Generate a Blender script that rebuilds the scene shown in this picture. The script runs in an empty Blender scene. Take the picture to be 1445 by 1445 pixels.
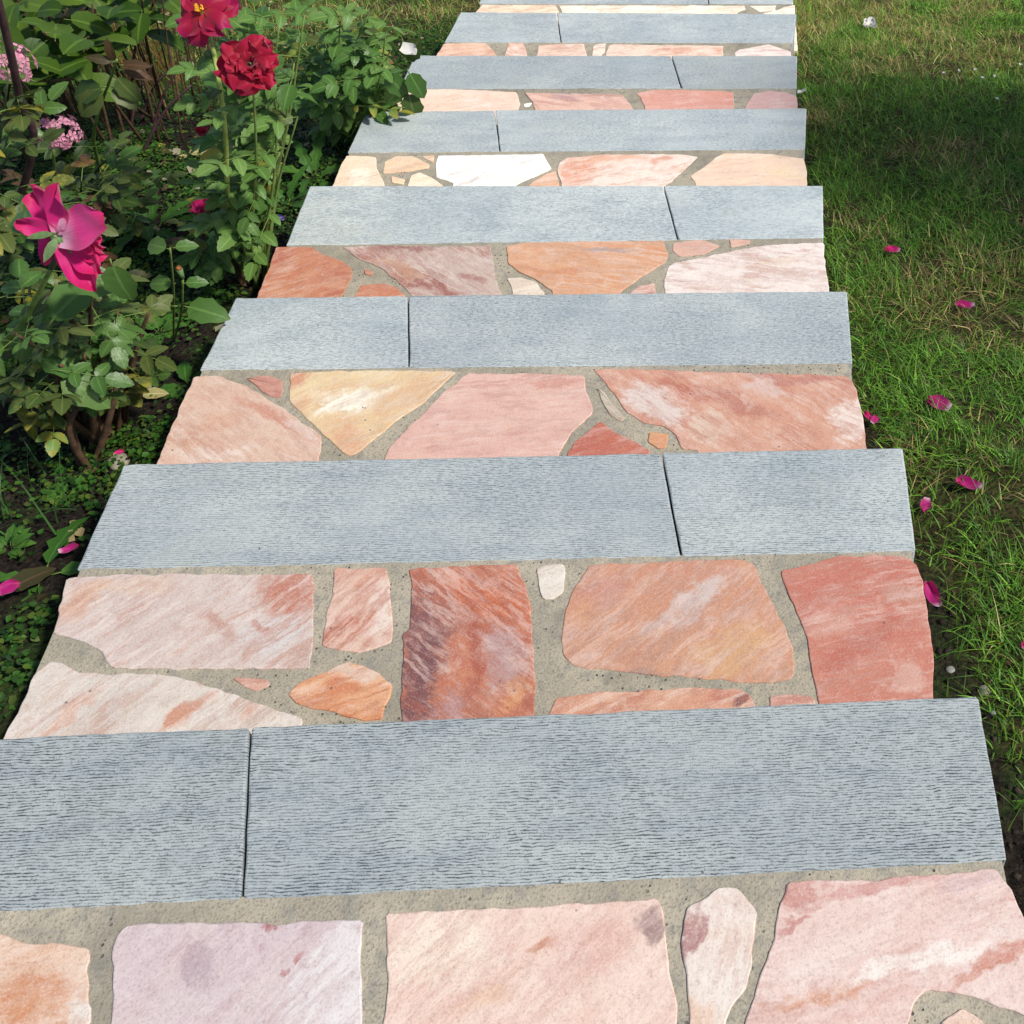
import bpy, bmesh, math, random
import numpy as np
from mathutils import Vector, Matrix

random.seed(7)
RNG = np.random.default_rng(11)
scene = bpy.context.scene
COL = scene.collection

# ------------------------------------------------------------------ camera
HC = 1.28323823 * 1.2
FPX, PIT, YAW, ROL = 1683.5425, .755055, .0701996, -.0299095
PPX, PPY = 1121.489, 453.359
_cy, _sy, _cp, _sp, _cr, _sr = math.cos(YAW), math.sin(YAW), math.cos(PIT), math.sin(PIT), math.cos(ROL), math.sin(ROL)
AX = np.array([_cy, -_sy, 0.]); AY = np.array([_sy, _cy, 0.]); AZ = np.array([0, 0, 1.])
AUP = AY * _sp + AZ * _cp; FW = AY * _cp - AZ * _sp
RV = _cr * AX - _sr * AUP; UV = _sr * AX + _cr * AUP
CAM = np.array([0, 0, HC])
cam_d = bpy.data.cameras.new('camera'); cam = bpy.data.objects.new('camera', cam_d); COL.objects.link(cam)
cam.matrix_world = Matrix(((RV[0], UV[0], -FW[0], 0), (RV[1], UV[1], -FW[1], 0), (RV[2], UV[2], -FW[2], HC), (0, 0, 0, 1)))
cam_d.sensor_width = 36; cam_d.sensor_fit = 'HORIZONTAL'; cam_d.lens = FPX / 1445 * 36
cam_d.shift_x = -(PPX - 722.5) / 1445; cam_d.shift_y = (PPY - 722.5) / 1445
cam_d.clip_start = 0.05; cam_d.clip_end = 600
scene.camera = cam

# ------------------------------------------------------------------ light
SUN_EL, SUN_AZ = math.radians(50), math.radians(112)      # azimuth clockwise from +Y
w = bpy.data.worlds.new('World'); scene.world = w; w.use_nodes = True
nt = w.node_tree; nt.nodes.clear()
sky = nt.nodes.new('ShaderNodeTexSky'); sky.sky_type = 'NISHITA'; sky.sun_disc = False
sky.sun_elevation = SUN_EL; sky.sun_rotation = SUN_AZ
bg = nt.nodes.new('ShaderNodeBackground'); bg.inputs['Strength'].default_value = 0.10
wo = nt.nodes.new('ShaderNodeOutputWorld')
nt.links.new(sky.outputs[0], bg.inputs[0]); nt.links.new(bg.outputs[0], wo.inputs[0])
sl = bpy.data.lights.new('sun', 'SUN'); sl.energy = 3.7; sl.angle = math.radians(5); sl.color = (1, .95, .87)
so = bpy.data.objects.new('sun', sl); COL.objects.link(so)
sd = Vector((math.sin(SUN_AZ) * math.cos(SUN_EL), math.cos(SUN_AZ) * math.cos(SUN_EL), math.sin(SUN_EL)))
so.rotation_euler = sd.to_track_quat('Z', 'Y').to_euler(); so.location = sd * 30
scene.view_settings.view_transform = 'Standard'; scene.view_settings.look = 'None'
scene.view_settings.exposure = 0.34; scene.view_settings.gamma = 1

# ------------------------------------------------------------------ helpers
def ray(px, py): return FW + RV * (px - PPX) / FPX - UV * (py - PPY) / FPX
def unz(px, py, z): d = ray(px, py); return CAM + d * ((z - HC) / d[2])
def uny(px, py, y): d = ray(px, py); return CAM + d * (y / d[1])

def srgb(c, k=1.0):
    o = []
    for v in c:
        v = v / 255.
        o.append(k * (v / 12.92 if v <= .04045 else ((v + .055) / 1.055) ** 2.4))
    return tuple(o) + (1,)

class NT:
    """tiny node tree helper"""
    def __init__(s, name):
        s.m = bpy.data.materials.new(name); s.m.use_nodes = True; s.t = s.m.node_tree; s.t.nodes.clear()
        s.out = s.n('ShaderNodeOutputMaterial'); s.b = s.n('ShaderNodeBsdfPrincipled')
        s.l(s.b.outputs[0], s.out.inputs[0])
    def n(s, k): return s.t.nodes.new(k)
    def l(s, a, b): s.t.links.new(a, b)
    def put(s, sock, v):
        if isinstance(v, bpy.types.NodeSocket): s.l(v, sock)
        else: sock.default_value = v
    def pos(s): return s.n('ShaderNodeNewGeometry').outputs['Position']
    def mapping(s, v, loc=(0, 0, 0), rot=(0, 0, 0), sc=(1, 1, 1), kind='POINT'):
        m = s.n('ShaderNodeMapping'); m.vector_type = kind; s.l(v, m.inputs[0])
        m.inputs[1].default_value = loc; m.inputs[2].default_value = rot; m.inputs[3].default_value = sc
        return m.outputs[0]
    def noise(s, v, scale, detail=4, rough=.55, dist=0, col=False):
        n = s.n('ShaderNodeTexNoise'); s.l(v, n.inputs['Vector'])
        n.inputs['Scale'].default_value = scale; n.inputs['Detail'].default_value = detail
        n.inputs['Roughness'].default_value = rough; n.inputs['Distortion'].default_value = dist
        return n.outputs['Color' if col else 'Fac']
    def voro(s, v, scale, feat='F1', rnd=1):
        n = s.n('ShaderNodeTexVoronoi'); n.feature = feat; s.l(v, n.inputs['Vector']); n.inputs['Scale'].default_value = scale
        n.inputs['Randomness'].default_value = rnd
        return n
    def rng(s, v, a, b, c=0, d=1, smooth=True):
        m = s.n('ShaderNodeMapRange'); m.interpolation_type = 'SMOOTHSTEP' if smooth else 'LINEAR'
        s.put(m.inputs[0], v)
        for i, q in enumerate((a, b, c, d)): m.inputs[i + 1].default_value = q
        return m.outputs[0]
    def mix(s, f, a, b, mode='MIX'):
        m = s.n('ShaderNodeMix'); m.data_type = 'RGBA'; m.blend_type = mode
        s.put(m.inputs[0], f); s.put(m.inputs[6], a); s.put(m.inputs[7], b)
        return m.outputs[2]
    def math(s, op, a, b=0.0, c=0.0):
        m = s.n('ShaderNodeMath'); m.operation = op; s.put(m.inputs[0], a); s.put(m.inputs[1], b); s.put(m.inputs[2], c)
        return m.outputs[0]
    def vmath(s, op, a, b=None):
        m = s.n('ShaderNodeVectorMath'); m.operation = op; s.put(m.inputs[0], a)
        if b is not None: s.put(m.inputs[1], b)
        return m.outputs['Value' if op == 'LENGTH' else 'Vector']
    def bump(s, h, strength=.5, dist=.002, nrm=None):
        b = s.n('ShaderNodeBump'); b.inputs['Strength'].default_value = strength; b.inputs['Distance'].default_value = dist
        s.l(h, b.inputs['Height'])
        if nrm is not None: s.l(nrm, b.inputs['Normal'])
        return b.outputs[0]
    def fin(s, col, rough=.7, nrm=None, spec=.4):
        s.put(s.b.inputs['Base Color'], col); s.put(s.b.inputs['Roughness'], rough)
        s.b.inputs['Specular IOR Level'].default_value = spec
        if nrm is not None: s.l(nrm, s.b.inputs['Normal'])
        return s.m

def mesh(name, v, f, mats=(), smooth=False):
    me = bpy.data.meshes.new(name); me.from_pydata([tuple(map(float, q)) for q in v], [], f)
    for m in mats: me.materials.append(m)
    if smooth:
        me.polygons.foreach_set('use_smooth', [True] * len(me.polygons))
    me.update(); return me
def obj(name, data, parent=None, loc=None):
    o = bpy.data.objects.new(name, data); COL.objects.link(o)
    if parent is not None: o.parent = parent
    if loc is not None: o.location = loc
    return o
def tag(o, label=None, cat=None, group=None, kind=None):
    if label: o['label'] = label
    if cat: o['category'] = cat
    if group: o['group'] = group
    if kind: o['kind'] = kind
    return o
def empty(name, loc, label=None, cat=None, group=None):
    o = bpy.data.objects.new(name, None); COL.objects.link(o); o.location = Vector(loc); o.empty_display_size = .05
    return tag(o, label, cat, group)
def centred(name, v, f, mats, parent, smooth=False):
    """mesh object whose origin sits at its own middle; v in world coordinates, parent unrotated"""
    v = np.asarray(v, float); c = v.mean(0)
    pl = np.array(parent_world(parent))
    return obj(name, mesh(name, v - c, f, mats, smooth), parent, Vector(c - pl))
def parent_world(p):
    l = Vector((0, 0, 0))
    while p is not None: l = l + p.location; p = p.parent
    return l

def vnoise(x, y, scale, seed=0, oct=3):
    """value noise, vectorised"""
    x = np.asarray(x, float) * scale; y = np.asarray(y, float) * scale; out = np.zeros_like(x); a = 1; tot = 0
    r = np.random.default_rng(seed)
    for o in range(oct):
        T = r.random((256, 256)); xi = np.floor(x).astype(int); yi = np.floor(y).astype(int)
        fx = x - xi; fy = y - yi; fx = fx * fx * (3 - 2 * fx); fy = fy * fy * (3 - 2 * fy)
        g = lambda i, j: T[(xi + i) % 256, (yi + j) % 256]
        out += a * ((g(0, 0) * (1 - fx) + g(1, 0) * fx) * (1 - fy) + (g(0, 1) * (1 - fx) + g(1, 1) * fx) * fy)
        tot += a; a *= .5; x = x * 2.03 + 17; y = y * 2.03 + 5
    return out / tot

def ground_z(x, y, noise=True):
    x = np.asarray(x, float); y = np.asarray(y, float)
    yy = np.clip(y, .1, 7.2)
    z = -.200 - (yy - .85) * .2634
    z = z - np.where(y > 7.2, 0, 0)
    side = np.maximum(np.maximum(-1.12 - x, x - .30), 0)
    if noise:
        amp = np.clip(side / .25, .25, 1)
        z = z + amp * ((vnoise(x, y, 2.2, 3) - .5) * .05 + (vnoise(x, y, 14, 4, 2) - .5) * .018)
    under = (x > -1.06) & (x < .22) & (y > -.4) & (y < 6.4)
    return np.where(under, z - .12, z)
def gpt(px, py):
    d = ray(px, py); t = 3.0
    for k in range(60):
        p = CAM + d * t; t += float(ground_z(p[0], p[1]) - p[2]) / d[2] * .6
    return CAM + d * t

# ------------------------------------------------------------------ materials
def mat_slab(i, tone):
    t = NT('slate_slab_%d' % i); p = t.pos()
    off = t.mapping(p, loc=(i * 3.1, i * 1.7, 0))
    wav = t.n('ShaderNodeTexWave'); wav.wave_type = 'BANDS'; wav.bands_direction = 'Y'; wav.wave_profile = 'SIN'
    t.l(t.mapping(off, sc=(.55, 1, 1)), wav.inputs['Vector'])
    for nm, vv in (('Scale', 80), ('Distortion', 9), ('Detail', 3), ('Detail Scale', .40), ('Detail Roughness', .6)): wav.inputs[nm].default_value = vv
    dash = t.noise(t.mapping(off, sc=(95, 270, 60)), 1, 4, .65)
    comb = t.math('ADD', t.math('MULTIPLY', wav.outputs['Fac'], .42), t.math('MULTIPLY', dash, .98))
    fine = t.noise(off, 420, 2, .6)
    big = t.noise(off, 3.2, 4, .6)
    med = t.noise(t.mapping(off, sc=(6, 22, 6)), 1, 4, .6)
    depth = t.rng(t.noise(off, 4.6, 4, .65), .34, .62, .40, 1)
    groove = t.math('MULTIPLY', t.rng(comb, .60, .38), depth)
    base = t.mix(t.rng(big, .3, .7), srgb((160, 169, 170), tone), srgb((184, 190, 187), tone))
    base = t.mix(t.rng(med, .42, .72, 0, .5), base, srgb((142, 154, 160), tone))
    base = t.mix(t.math('MULTIPLY', groove, .90 if i < 2 else .66), base, srgb((52, 60, 70), tone))
    base = t.mix(t.rng(fine, .52, .70, 0, .42), base, srgb((74, 82, 88), tone))
    base = t.mix(t.rng(comb, .74, .98, 0, .42), base, srgb((206, 212, 212), tone))
    spk = t.noise(off, 210, 3, .7); base = t.mix(t.rng(spk, .58, .70, 0, .50), base, srgb((66, 74, 82), tone))
    stain = t.noise(t.mapping(off, loc=(5, 9, 0)), 2.1, 5, .68)
    base = t.mix(t.rng(stain, .56, .72, 0, .40), base, srgb((176, 178, 168), tone))
    base = t.mix(t.rng(stain, .44, .30, 0, .35), base, srgb((128, 140, 148), tone))
    pits = t.voro(off, 46).outputs['Distance']
    pitn = t.noise(off, 12, 2, .5)
    base = t.mix(t.math('MULTIPLY', t.rng(pits, .11, .05), t.rng(pitn, .55, .65, 0, .8)), base, srgb((60, 66, 70), tone))
    h = t.math('SUBTRACT', t.math('MULTIPLY', fine, .25), t.math('MULTIPLY', groove, 1.0))
    return t.fin(base, .62, t.bump(h, .7, .0018), .35)

def mat_mortar():
    t = NT('mortar'); p = t.pos()
    a = t.noise(p, 7, 5, .6); b = t.noise(p, 260, 2, .6); c = t.noise(p, 45, 3, .6)
    base = t.mix(t.rng(a, .35, .65), srgb((164, 156, 138), .85), srgb((184, 174, 153), .85))
    base = t.mix(t.rng(c, .48, .68, 0, .6), base, srgb((140, 138, 130), .85))
    base = t.mix(t.rng(b, .52, .68, 0, .60), base, srgb((116, 108, 94), .85))
    base = t.mix(t.rng(b, .40, .28, 0, .32), base, srgb((206, 202, 190), .9))
    wet = t.noise(p, 3.3, 5, .7); base = t.mix(t.rng(wet, .52, .66, 0, .45), base, srgb((132, 126, 112), .8))
    d = t.voro(p, 85).outputs['Distance']; dm = t.noise(p, 9, 2, .5)
    sp = t.math('MULTIPLY', t.rng(d, .20, .12), t.rng(dm, .50, .60))
    base = t.mix(t.math('MULTIPLY', sp, .8), base, srgb((52, 50, 50)))
    h = t.math('ADD', t.math('MULTIPLY', b, .6), t.math('SUBTRACT', c, sp))
    return t.fin(base, .9, t.bump(h, .8, .003), .2)

def desat(c, a=.17):
    g = .3 * c[0] + .59 * c[1] + .11 * c[2]; v = [q + (g - q) * a for q in c]; return (v[0], v[1] * 1.0, v[2] * .965)

def mat_stone(name, cols, ang, patches, seed, z):
    vs = .45 if z > -.1 else (1.0 if seed % 3 else .75); k = STONE_K * (1.16 if z < -.6 else 1.03); cols = [desat(c) for c in cols]; patches = [q[:5] + (desat(q[5]), q[6]) for q in patches]  # k lightens the far stones: sunlight on the lower steps painted into their colour
    t = NT(name); p = t.pos()
    off = t.mapping(p, loc=(seed * 1.37, seed * 2.11, 0))
    wn = t.noise(off, 11, 4, .6, 0, True)
    s1 = t.n('ShaderNodeVectorMath'); s1.operation = 'SUBTRACT'; t.l(wn, s1.inputs[0]); s1.inputs[1].default_value = (.5, .5, .5)
    s2 = t.n('ShaderNodeVectorMath'); s2.operation = 'SCALE'; t.l(s1.outputs[0], s2.inputs[0]); s2.inputs['Scale'].default_value = .10
    wv = t.vmath('ADD', p, s2.outputs[0]); wo_ = t.vmath('ADD', off, s2.outputs[0])
    rot = t.mapping(wo_, rot=(0, 0, -ang)); st = t.mapping(rot, sc=(3.4, 30, 1)); rot0 = t.mapping(off, rot=(0, 0, -ang)); st2 = t.mapping(rot0, sc=(24, 80, 1))
    n1 = t.noise(wo_, 6.5, 5, .62); n2 = t.noise(st, 1, 8, .68); n3 = t.noise(st2, 1, 5, .7)
    g = t.noise(off, 330, 2, .65); g2 = t.noise(off, 70, 4, .7)
    c1, c2, c3 = [srgb(c, k) for c in cols]
    base = t.mix(t.rng(t.math('ADD', t.math('MULTIPLY', n1, .5), t.math('MULTIPLY', n2, .5)), .42, .60), c1, c2)
    base = t.mix(t.rng(n2, .55, .74, 0, .75), base, c3)
    for (cx, cy, rx, ry, a, colr, strg) in patches:
        c = unz(cx, cy, z); ex = unz(cx + rx, cy, z) - c; ey = unz(cx, cy + ry, z) - c
        m = t.mapping(wv, loc=tuple(c), rot=(0, 0, a), sc=(np.linalg.norm(ex), np.linalg.norm(ey), 9), kind='TEXTURE')
        d = t.math('ADD', t.vmath('LENGTH', m), t.math('ADD', t.math('MULTIPLY', t.math('SUBTRACT', n2, .5), 1.5), t.math('ADD', t.math('MULTIPLY', t.math('SUBTRACT', n3, .5), 1.5), t.math('MULTIPLY', t.math('SUBTRACT', g2, .5), 1.1))))
        base = t.mix(t.rng(d, 1.32, .58, 0, strg), base, srgb(colr, k))
    s3 = t.n('ShaderNodeVectorMath'); s3.operation = 'SCALE'; t.l(s1.outputs[0], s3.inputs[0]); s3.inputs['Scale'].default_value = .03
    rotv = t.mapping(t.vmath('ADD', off, s3.outputs[0]), rot=(0, 0, -ang))
    def vein(seedv, sc, width, mscale):
        nv = t.noise(t.mapping(rotv, loc=(seedv, seedv * .7, 0), sc=sc), 1, 7, .66)
        ln = t.rng(t.math('ABSOLUTE', t.math('SUBTRACT', nv, .5)), width, width * .15)
        return t.math('MULTIPLY', ln, t.rng(t.noise(t.mapping(off, loc=(seedv, 0, 0)), mscale, 3, .6), .42, .56))
    base = t.mix(t.math('MULTIPLY', vein(3.3, (2.2, 15, 1), .045, 7), .65 * vs), base, t.mix(.5, c3, srgb((160, 84, 62), k)))
    base = t.mix(t.math('MULTIPLY', vein(8.1, (3, 26, 1), .05, 9), .5 * vs), base, t.mix(.5, c1, srgb((246, 234, 224), k)))
    base = t.mix(t.math('MULTIPLY', vein(1.7, (5, 34, 1), .06, 12), .45 * vs), base, t.mix(.4, c3, srgb((150, 120, 116), k)))
    base = t.mix(t.rng(n3, .50, .70, 0, .36 * vs), base, c3)
    base = t.mix(t.rng(n3, .50, .30, 0, .40 * vs), base, t.mix(.5, c1, srgb((240, 226, 216), k)))
    mot = t.noise(wo_, 19, 6, .7); base = t.mix(t.rng(mot, .52, .70, 0, .45), base, c2); base = t.mix(t.rng(mot, .46, .30, 0, .40), base, t.mix(.5, c1, srgb((244, 232, 222), k)))
    base = t.mix(t.rng(g2, .50, .74, 0, .30), base, t.mix(.5, c3, srgb((120, 96, 92), k)))
    base = t.mix(t.rng(g, .53, .70, 0, .28), base, srgb((128, 98, 88), k))
    base = t.mix(t.rng(g, .47, .31, 0, .28), base, t.mix(.55, c1, srgb((246, 236, 228), k)))
    d = t.voro(off, 30).outputs['Distance']; dm = t.noise(off, 5, 2, .5)
    base = t.mix(t.math('MULTIPLY', t.rng(d, .085, .04), t.rng(dm, .56, .64, 0, .75)), base, srgb((74, 64, 66)))
    h = t.math('ADD', t.math('MULTIPLY', g, .35), t.math('ADD', t.math('MULTIPLY', n3, .16), t.math('MULTIPLY', g2, .8)))
    return t.fin(base, .66, t.bump(h, .5, .0022), .3)

def mat_simple(name, c, rough=.6, var=.25, scale=30, spec=.3, bump=.3):
    t = NT(name); tc = t.n('ShaderNodeTexCoord').outputs['Object']
    n = t.noise(tc, scale, 4, .6)
    c = tuple(c[:3])
    lo = tuple(v * (1 - var) for v in c) + (1,); hi = tuple(min(1, v * (1 + var)) for v in c) + (1,)
    return t.fin(t.mix(t.rng(n, .3, .7), lo, hi), rough, t.bump(n, bump, .002), spec)

def mat_leaf(name, c, c2, rough=.42, trans=.3, spots=None):
    """leaf colour varies from leaf to leaf, with paler veins and some blemishes"""
    t = NT(name); oi = t.n('ShaderNodeObjectInfo').outputs['Random']
    tc = t.n('ShaderNodeTexCoord').outputs['Object']
    base = t.mix(t.rng(oi, 0, 1, 0, 1, False), tuple(c) + (1,), tuple(c2) + (1,))
    n = t.noise(tc, 60, 4, .6)
    base = t.mix(t.rng(n, .55, .8, 0, .5), base, tuple(v * .62 for v in c) + (1,))
    base = t.mix(t.rng(n, .42, .25, 0, .35), base, tuple(min(1, v * 1.5 + .01) for v in c2) + (1,))
    rib = t.n('ShaderNodeAttribute'); rib.attribute_name = 'rib'
    base = t.mix(t.rng(rib.outputs['Fac'], .84, .98, 0, .32), base, tuple(min(1, v * 2.0 + .02) for v in c2) + (1,))
    base = t.mix(t.math('MULTIPLY', t.rng(oi, .90, .93), t.rng(t.noise(tc, 25, 3, .6), .40, .60)), base, (.30, .27, .04, 1)) if trans < .3 or name == 'rose_leaf' else base
    if spots: base = t.mix(t.rng(t.noise(tc, 38, 2, .5), .60, .66, 0, .8), base, tuple(spots) + (1,))
    t.fin(base, rough + .04, t.bump(t.noise(tc, 90, 3, .6), .4, .003), .32)
    tr = t.n('ShaderNodeBsdfTranslucent'); t.l(base, tr.inputs[0])
    mx = t.n('ShaderNodeMixShader'); mx.inputs[0].default_value = trans
    t.l(t.b.outputs[0], mx.inputs[1]); t.l(tr.outputs[0], mx.inputs[2]); t.l(mx.outputs[0], t.out.inputs[0])
    return t.m
def mat_attr(name, rough=.55, trans=.25, attr='tint'):
    t = NT(name); a = t.n('ShaderNodeAttribute'); a.attribute_name = attr
    t.fin(a.outputs['Color'], rough, None, .3)
    tr = t.n('ShaderNodeBsdfTranslucent'); t.l(a.outputs['Color'], tr.inputs[0])
    mx = t.n('ShaderNodeMixShader'); mx.inputs[0].default_value = trans
    t.l(t.b.outputs[0], mx.inputs[1]); t.l(tr.outputs[0], mx.inputs[2]); t.l(mx.outputs[0], t.out.inputs[0])
    return t.m
def mat_petal(name, c, base_c, edge_c, lo=.0, hi=.35):
    """petal: pale claw near its foot (uv v=0), deeper limb, streaked"""
    t = NT(name); uv = t.n('ShaderNodeUVMap').outputs[0]
    sp = t.n('ShaderNodeSeparateXYZ'); t.l(uv, sp.inputs[0])
    n = t.noise(t.mapping(uv, sc=(26, 3, 1)), 1, 4, .6)
    v = t.math('ADD', sp.outputs[1], t.math('MULTIPLY', t.math('SUBTRACT', n, .5), .25))
    base = t.mix(t.rng(v, lo, hi), tuple(base_c) + (1,), tuple(c) + (1,))
    base = t.mix(t.rng(v, .65, 1.0, 0, .8), base, tuple(edge_c) + (1,))
    base = t.mix(t.rng(n, .5, .75, 0, .3), base, tuple(q * .5 for q in c) + (1,))
    t.fin(base, .5, t.bump(n, .35, .002), .3)
    t.b.inputs['Sheen Weight'].default_value = .25
    tr = t.n('ShaderNodeBsdfTranslucent'); t.l(base, tr.inputs[0])
    mx = t.n('ShaderNodeMixShader'); mx.inputs[0].default_value = .42
    t.l(t.b.outputs[0], mx.inputs[1]); t.l(tr.outputs[0], mx.inputs[2]); t.l(mx.outputs[0], t.out.inputs[0])
    return t.m

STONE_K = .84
M_MORTAR = mat_mortar()

def mat_ground():
    t = NT('garden_soil'); p = t.pos(); a = t.n('ShaderNodeAttribute'); a.attribute_name = 'lawn'
    n = t.noise(p, 5, 5, .6); f = t.noise(p, 90, 4, .65); g = t.noise(p, 2.4, 4, .6)
    soil = t.mix(t.rng(f, .35, .68), (.006, .0045, .0035, 1), (.030, .021, .015, 1))
    moss = t.mix(t.rng(f, .3, .7), (.012, .028, .006, 1), (.045, .075, .014, 1))
    thatch = t.mix(t.rng(f, .35, .7), (.016, .018, .006, 1), (.070, .056, .020, 1))
    bed = t.mix(t.rng(g, .47, .58, 0, .8), soil, moss)
    base = t.mix(a.outputs['Fac'], bed, thatch)
    return t.fin(base, .95, t.bump(t.math('ADD', f, n), .8, .012), .15)
M_GROUND = mat_ground()

# ------------------------------------------------------------------ ground: one sheet to the horizon
def axis(lo, hi, step, far):
    a = np.arange(lo, hi + step / 2, step); g = []; d = step
    while sum(g) < far: d *= 1.35; g.append(d)
    c = np.cumsum(g)
    return np.concatenate([(lo - c)[::-1], a, hi + c])
gx = axis(-4.2, 2.6, .03, 220); gy = axis(.0, 7.2, .03, 220)
GX, GY = np.meshgrid(gx, gy, indexing='ij'); GZ = ground_z(GX, GY)
nx, ny = len(gx), len(gy); idx = np.arange(nx * ny).reshape(nx, ny)
quads = np.stack([idx[:-1, :-1], idx[1:, :-1], idx[1:, 1:], idx[:-1, 1:]], -1).reshape(-1, 4)
me = bpy.data.meshes.new('ground'); me.vertices.add(nx * ny)
me.vertices.foreach_set('co', np.stack([GX, GY, GZ], -1).ravel())
me.loops.add(quads.size); me.loops.foreach_set('vertex_index', quads.ravel())
me.polygons.add(len(quads)); me.polygons.foreach_set('loop_start', np.arange(0, quads.size, 4))
me.polygons.foreach_set('use_smooth', np.ones(len(quads), bool))
def lawn_mask(x, y):
    """1 on the lawn, 0 on bare bed; a bare strip hugs the steps and narrows downhill"""
    strip = np.interp(y, [0, .6, 1.0, 1.3, 1.7, 6], [.15, .115, .055, .0, -.02, -.02])
    edge = .27 + np.interp(y, [0, 1.2, 2.2, 6], [.06, .05, .0, .01]) + strip + (vnoise(x, y, 9, 21, 2) - .5) * .08
    r = np.clip((x - edge) / .05, 0, 1)
    l = np.clip((y - 4.55 + (vnoise(x, y, 3, 5) - .5) * .9 + np.clip(-1.95 - x, 0, 2) * 4) / .5, 0, 1) * (x < -1.1)
    return np.maximum(r, l)
me.update()
at = me.attributes.new('lawn', 'FLOAT', 'POINT'); at.data.foreach_set('value', lawn_mask(GX, GY).ravel())
me.materials.append(M_GROUND)
tag(obj('ground', me), 'dark garden soil and lawn ground sloping down beside the steps', 'ground', kind='structure')

# ------------------------------------------------------------------ the staircase
ZS = [.0086, -.1809, -.3354, -.4918, -.6494, -.8186, -.9934, -1.1589, -1.325, -1.49]
SP = [None, ((107, 805), (1292, 778), (175, 655), (1274, 632)), ((281, 523), (1203, 513), (333, 420), (1195, 411)),
      ((403, 347), (1162, 336), (437, 262), (1161, 262)), ((490, 216), (1136, 211), (517, 157), (1138, 153)),
      ((563, 126), (1124, 125), (585, 78), (1125, 79)), ((627, 60), (1118, 61), (650, 17), (1124, 20))]
SLAB = []
for i in range(10):
    if i == 0: q = [(-1.115, .605), (.334, .617), (-1.118, .834), (.334, .846)]
    elif i <= 6: q = [tuple(unz(*c, ZS[i])[:2]) for c in SP[i]]
    else: y = 5.0 + (i - 7) * .63; q = [(-1.13, y), (.30, y - .015), (-1.125, y + .235), (.305, y + .22)]
    SLAB.append([np.array(c) for c in q])
NOSE = {1: ((0, 1040), (1380, 983))}
for i in range(2, 8): NOSE[i] = (SP[i - 1][2], SP[i - 1][3])
def back_y(i, x):
    if i == 0: return .215
    nl, nr, fl, fr = SLAB[i - 1]; t = (x - fl[0]) / (fr[0] - fl[0])
    return fl[1] + (fr[1] - fl[1]) * t - .022
def to_world(i, p):
    """pixel of the photograph -> point of tread i; a single number lies on the tread's hidden back line"""
    if isinstance(p, (int, float)):
        if i == 0: w_ = unz(p, 1445, ZS[0])
        else:
            a, b = NOSE[i]; y = a[1] + (b[1] - a[1]) * (p - a[0]) / (b[0] - a[0]); w_ = unz(p, y, ZS[i])
        return np.array([w_[0], back_y(i, w_[0])])
    return unz(p[0], p[1], ZS[i])[:2]

stair = empty('stone_staircase', (-.4, .2, -.2), 'garden staircase of pink flagstone treads edged with blue-grey slate slabs', 'staircase')

def ragged(poly, step, amp, seed):
    """resample an outline, soften its corners, roughen it"""
    r = np.random.default_rng(seed); P = np.array(poly, float)
    Q = []
    for a, b in zip(P, np.roll(P, -1, 0)):
        L = np.linalg.norm(b - a); c = min(.2, .0035 / max(L, 1e-6))
        Q += [a + (b - a) * c, b - (b - a) * c]
    Q = np.array(Q); out = []
    for a, b in zip(Q, np.roll(Q, -1, 0)):
        L = np.linalg.norm(b - a); n = max(1, int(L / step))
        for k in range(n): out.append(a + (b - a) * k / n)
    out = np.array(out); n = len(out)
    tan = np.roll(out, -1, 0) - np.roll(out, 1, 0); nr = np.stack([tan[:, 1], -tan[:, 0]], 1)
    nr /= np.linalg.norm(nr, axis=1)[:, None] + 1e-9
    w1 = r.normal(0, 1, n); w1 = (np.roll(w1, 1) + 2 * w1 + np.roll(w1, -1)) / 4
    w2 = r.normal(0, 1, n)
    for _ in range(6): w2 = (np.roll(w2, 1) + w2 + np.roll(w2, -1)) / 3
    area = .5 * np.sum(out[:, 0] * np.roll(out[:, 1], -1) - np.roll(out[:, 0], -1) * out[:, 1])
    if area < 0: out = out[::-1]; nr = -nr[::-1] * -1; nr = nr * 1
    tan = np.roll(out, -1, 0) - np.roll(out, 1, 0); nr = np.stack([tan[:, 1], -tan[:, 0]], 1)
    nr /= np.linalg.norm(nr, axis=1)[:, None] + 1e-9            # outward
    out = out + nr * (w1 * amp * 1.5 + w2 * amp * .8)[:, None]
    return out, nr

def block(outline, nr, ztop, thick, bev, seed, tilt=(0, 0), jitter=.0006):
    """stone with a worn arris: side wall, narrow chamfer, flat split top"""
    r = np.random.default_rng(seed); n = len(outline); c = outline.mean(0)
    def zt(p): return ztop + (p[:, 0] - c[0]) * tilt[0] + (p[:, 1] - c[1]) * tilt[1]
    b = bev * r.uniform(.5, 1.6, n)
    inner = outline - nr * b[:, None]; mid = outline - nr * (b * .3)[:, None]
    V = np.concatenate([
        np.column_stack([outline, np.full(n, ztop - thick)]),
        np.column_stack([outline, zt(outline) - b * .9]),
        np.column_stack([mid, zt(mid) - b * .35]),
        np.column_stack([inner, zt(inner)])])
    F = []
    for k in range(3):
        for j in range(n):
            j2 = (j + 1) % n; F.append((k * n + j, k * n + j2, (k + 1) * n + j2, (k + 1) * n + j))
    F.append(tuple(range(3 * n, 4 * n)))
    return V, F

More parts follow.
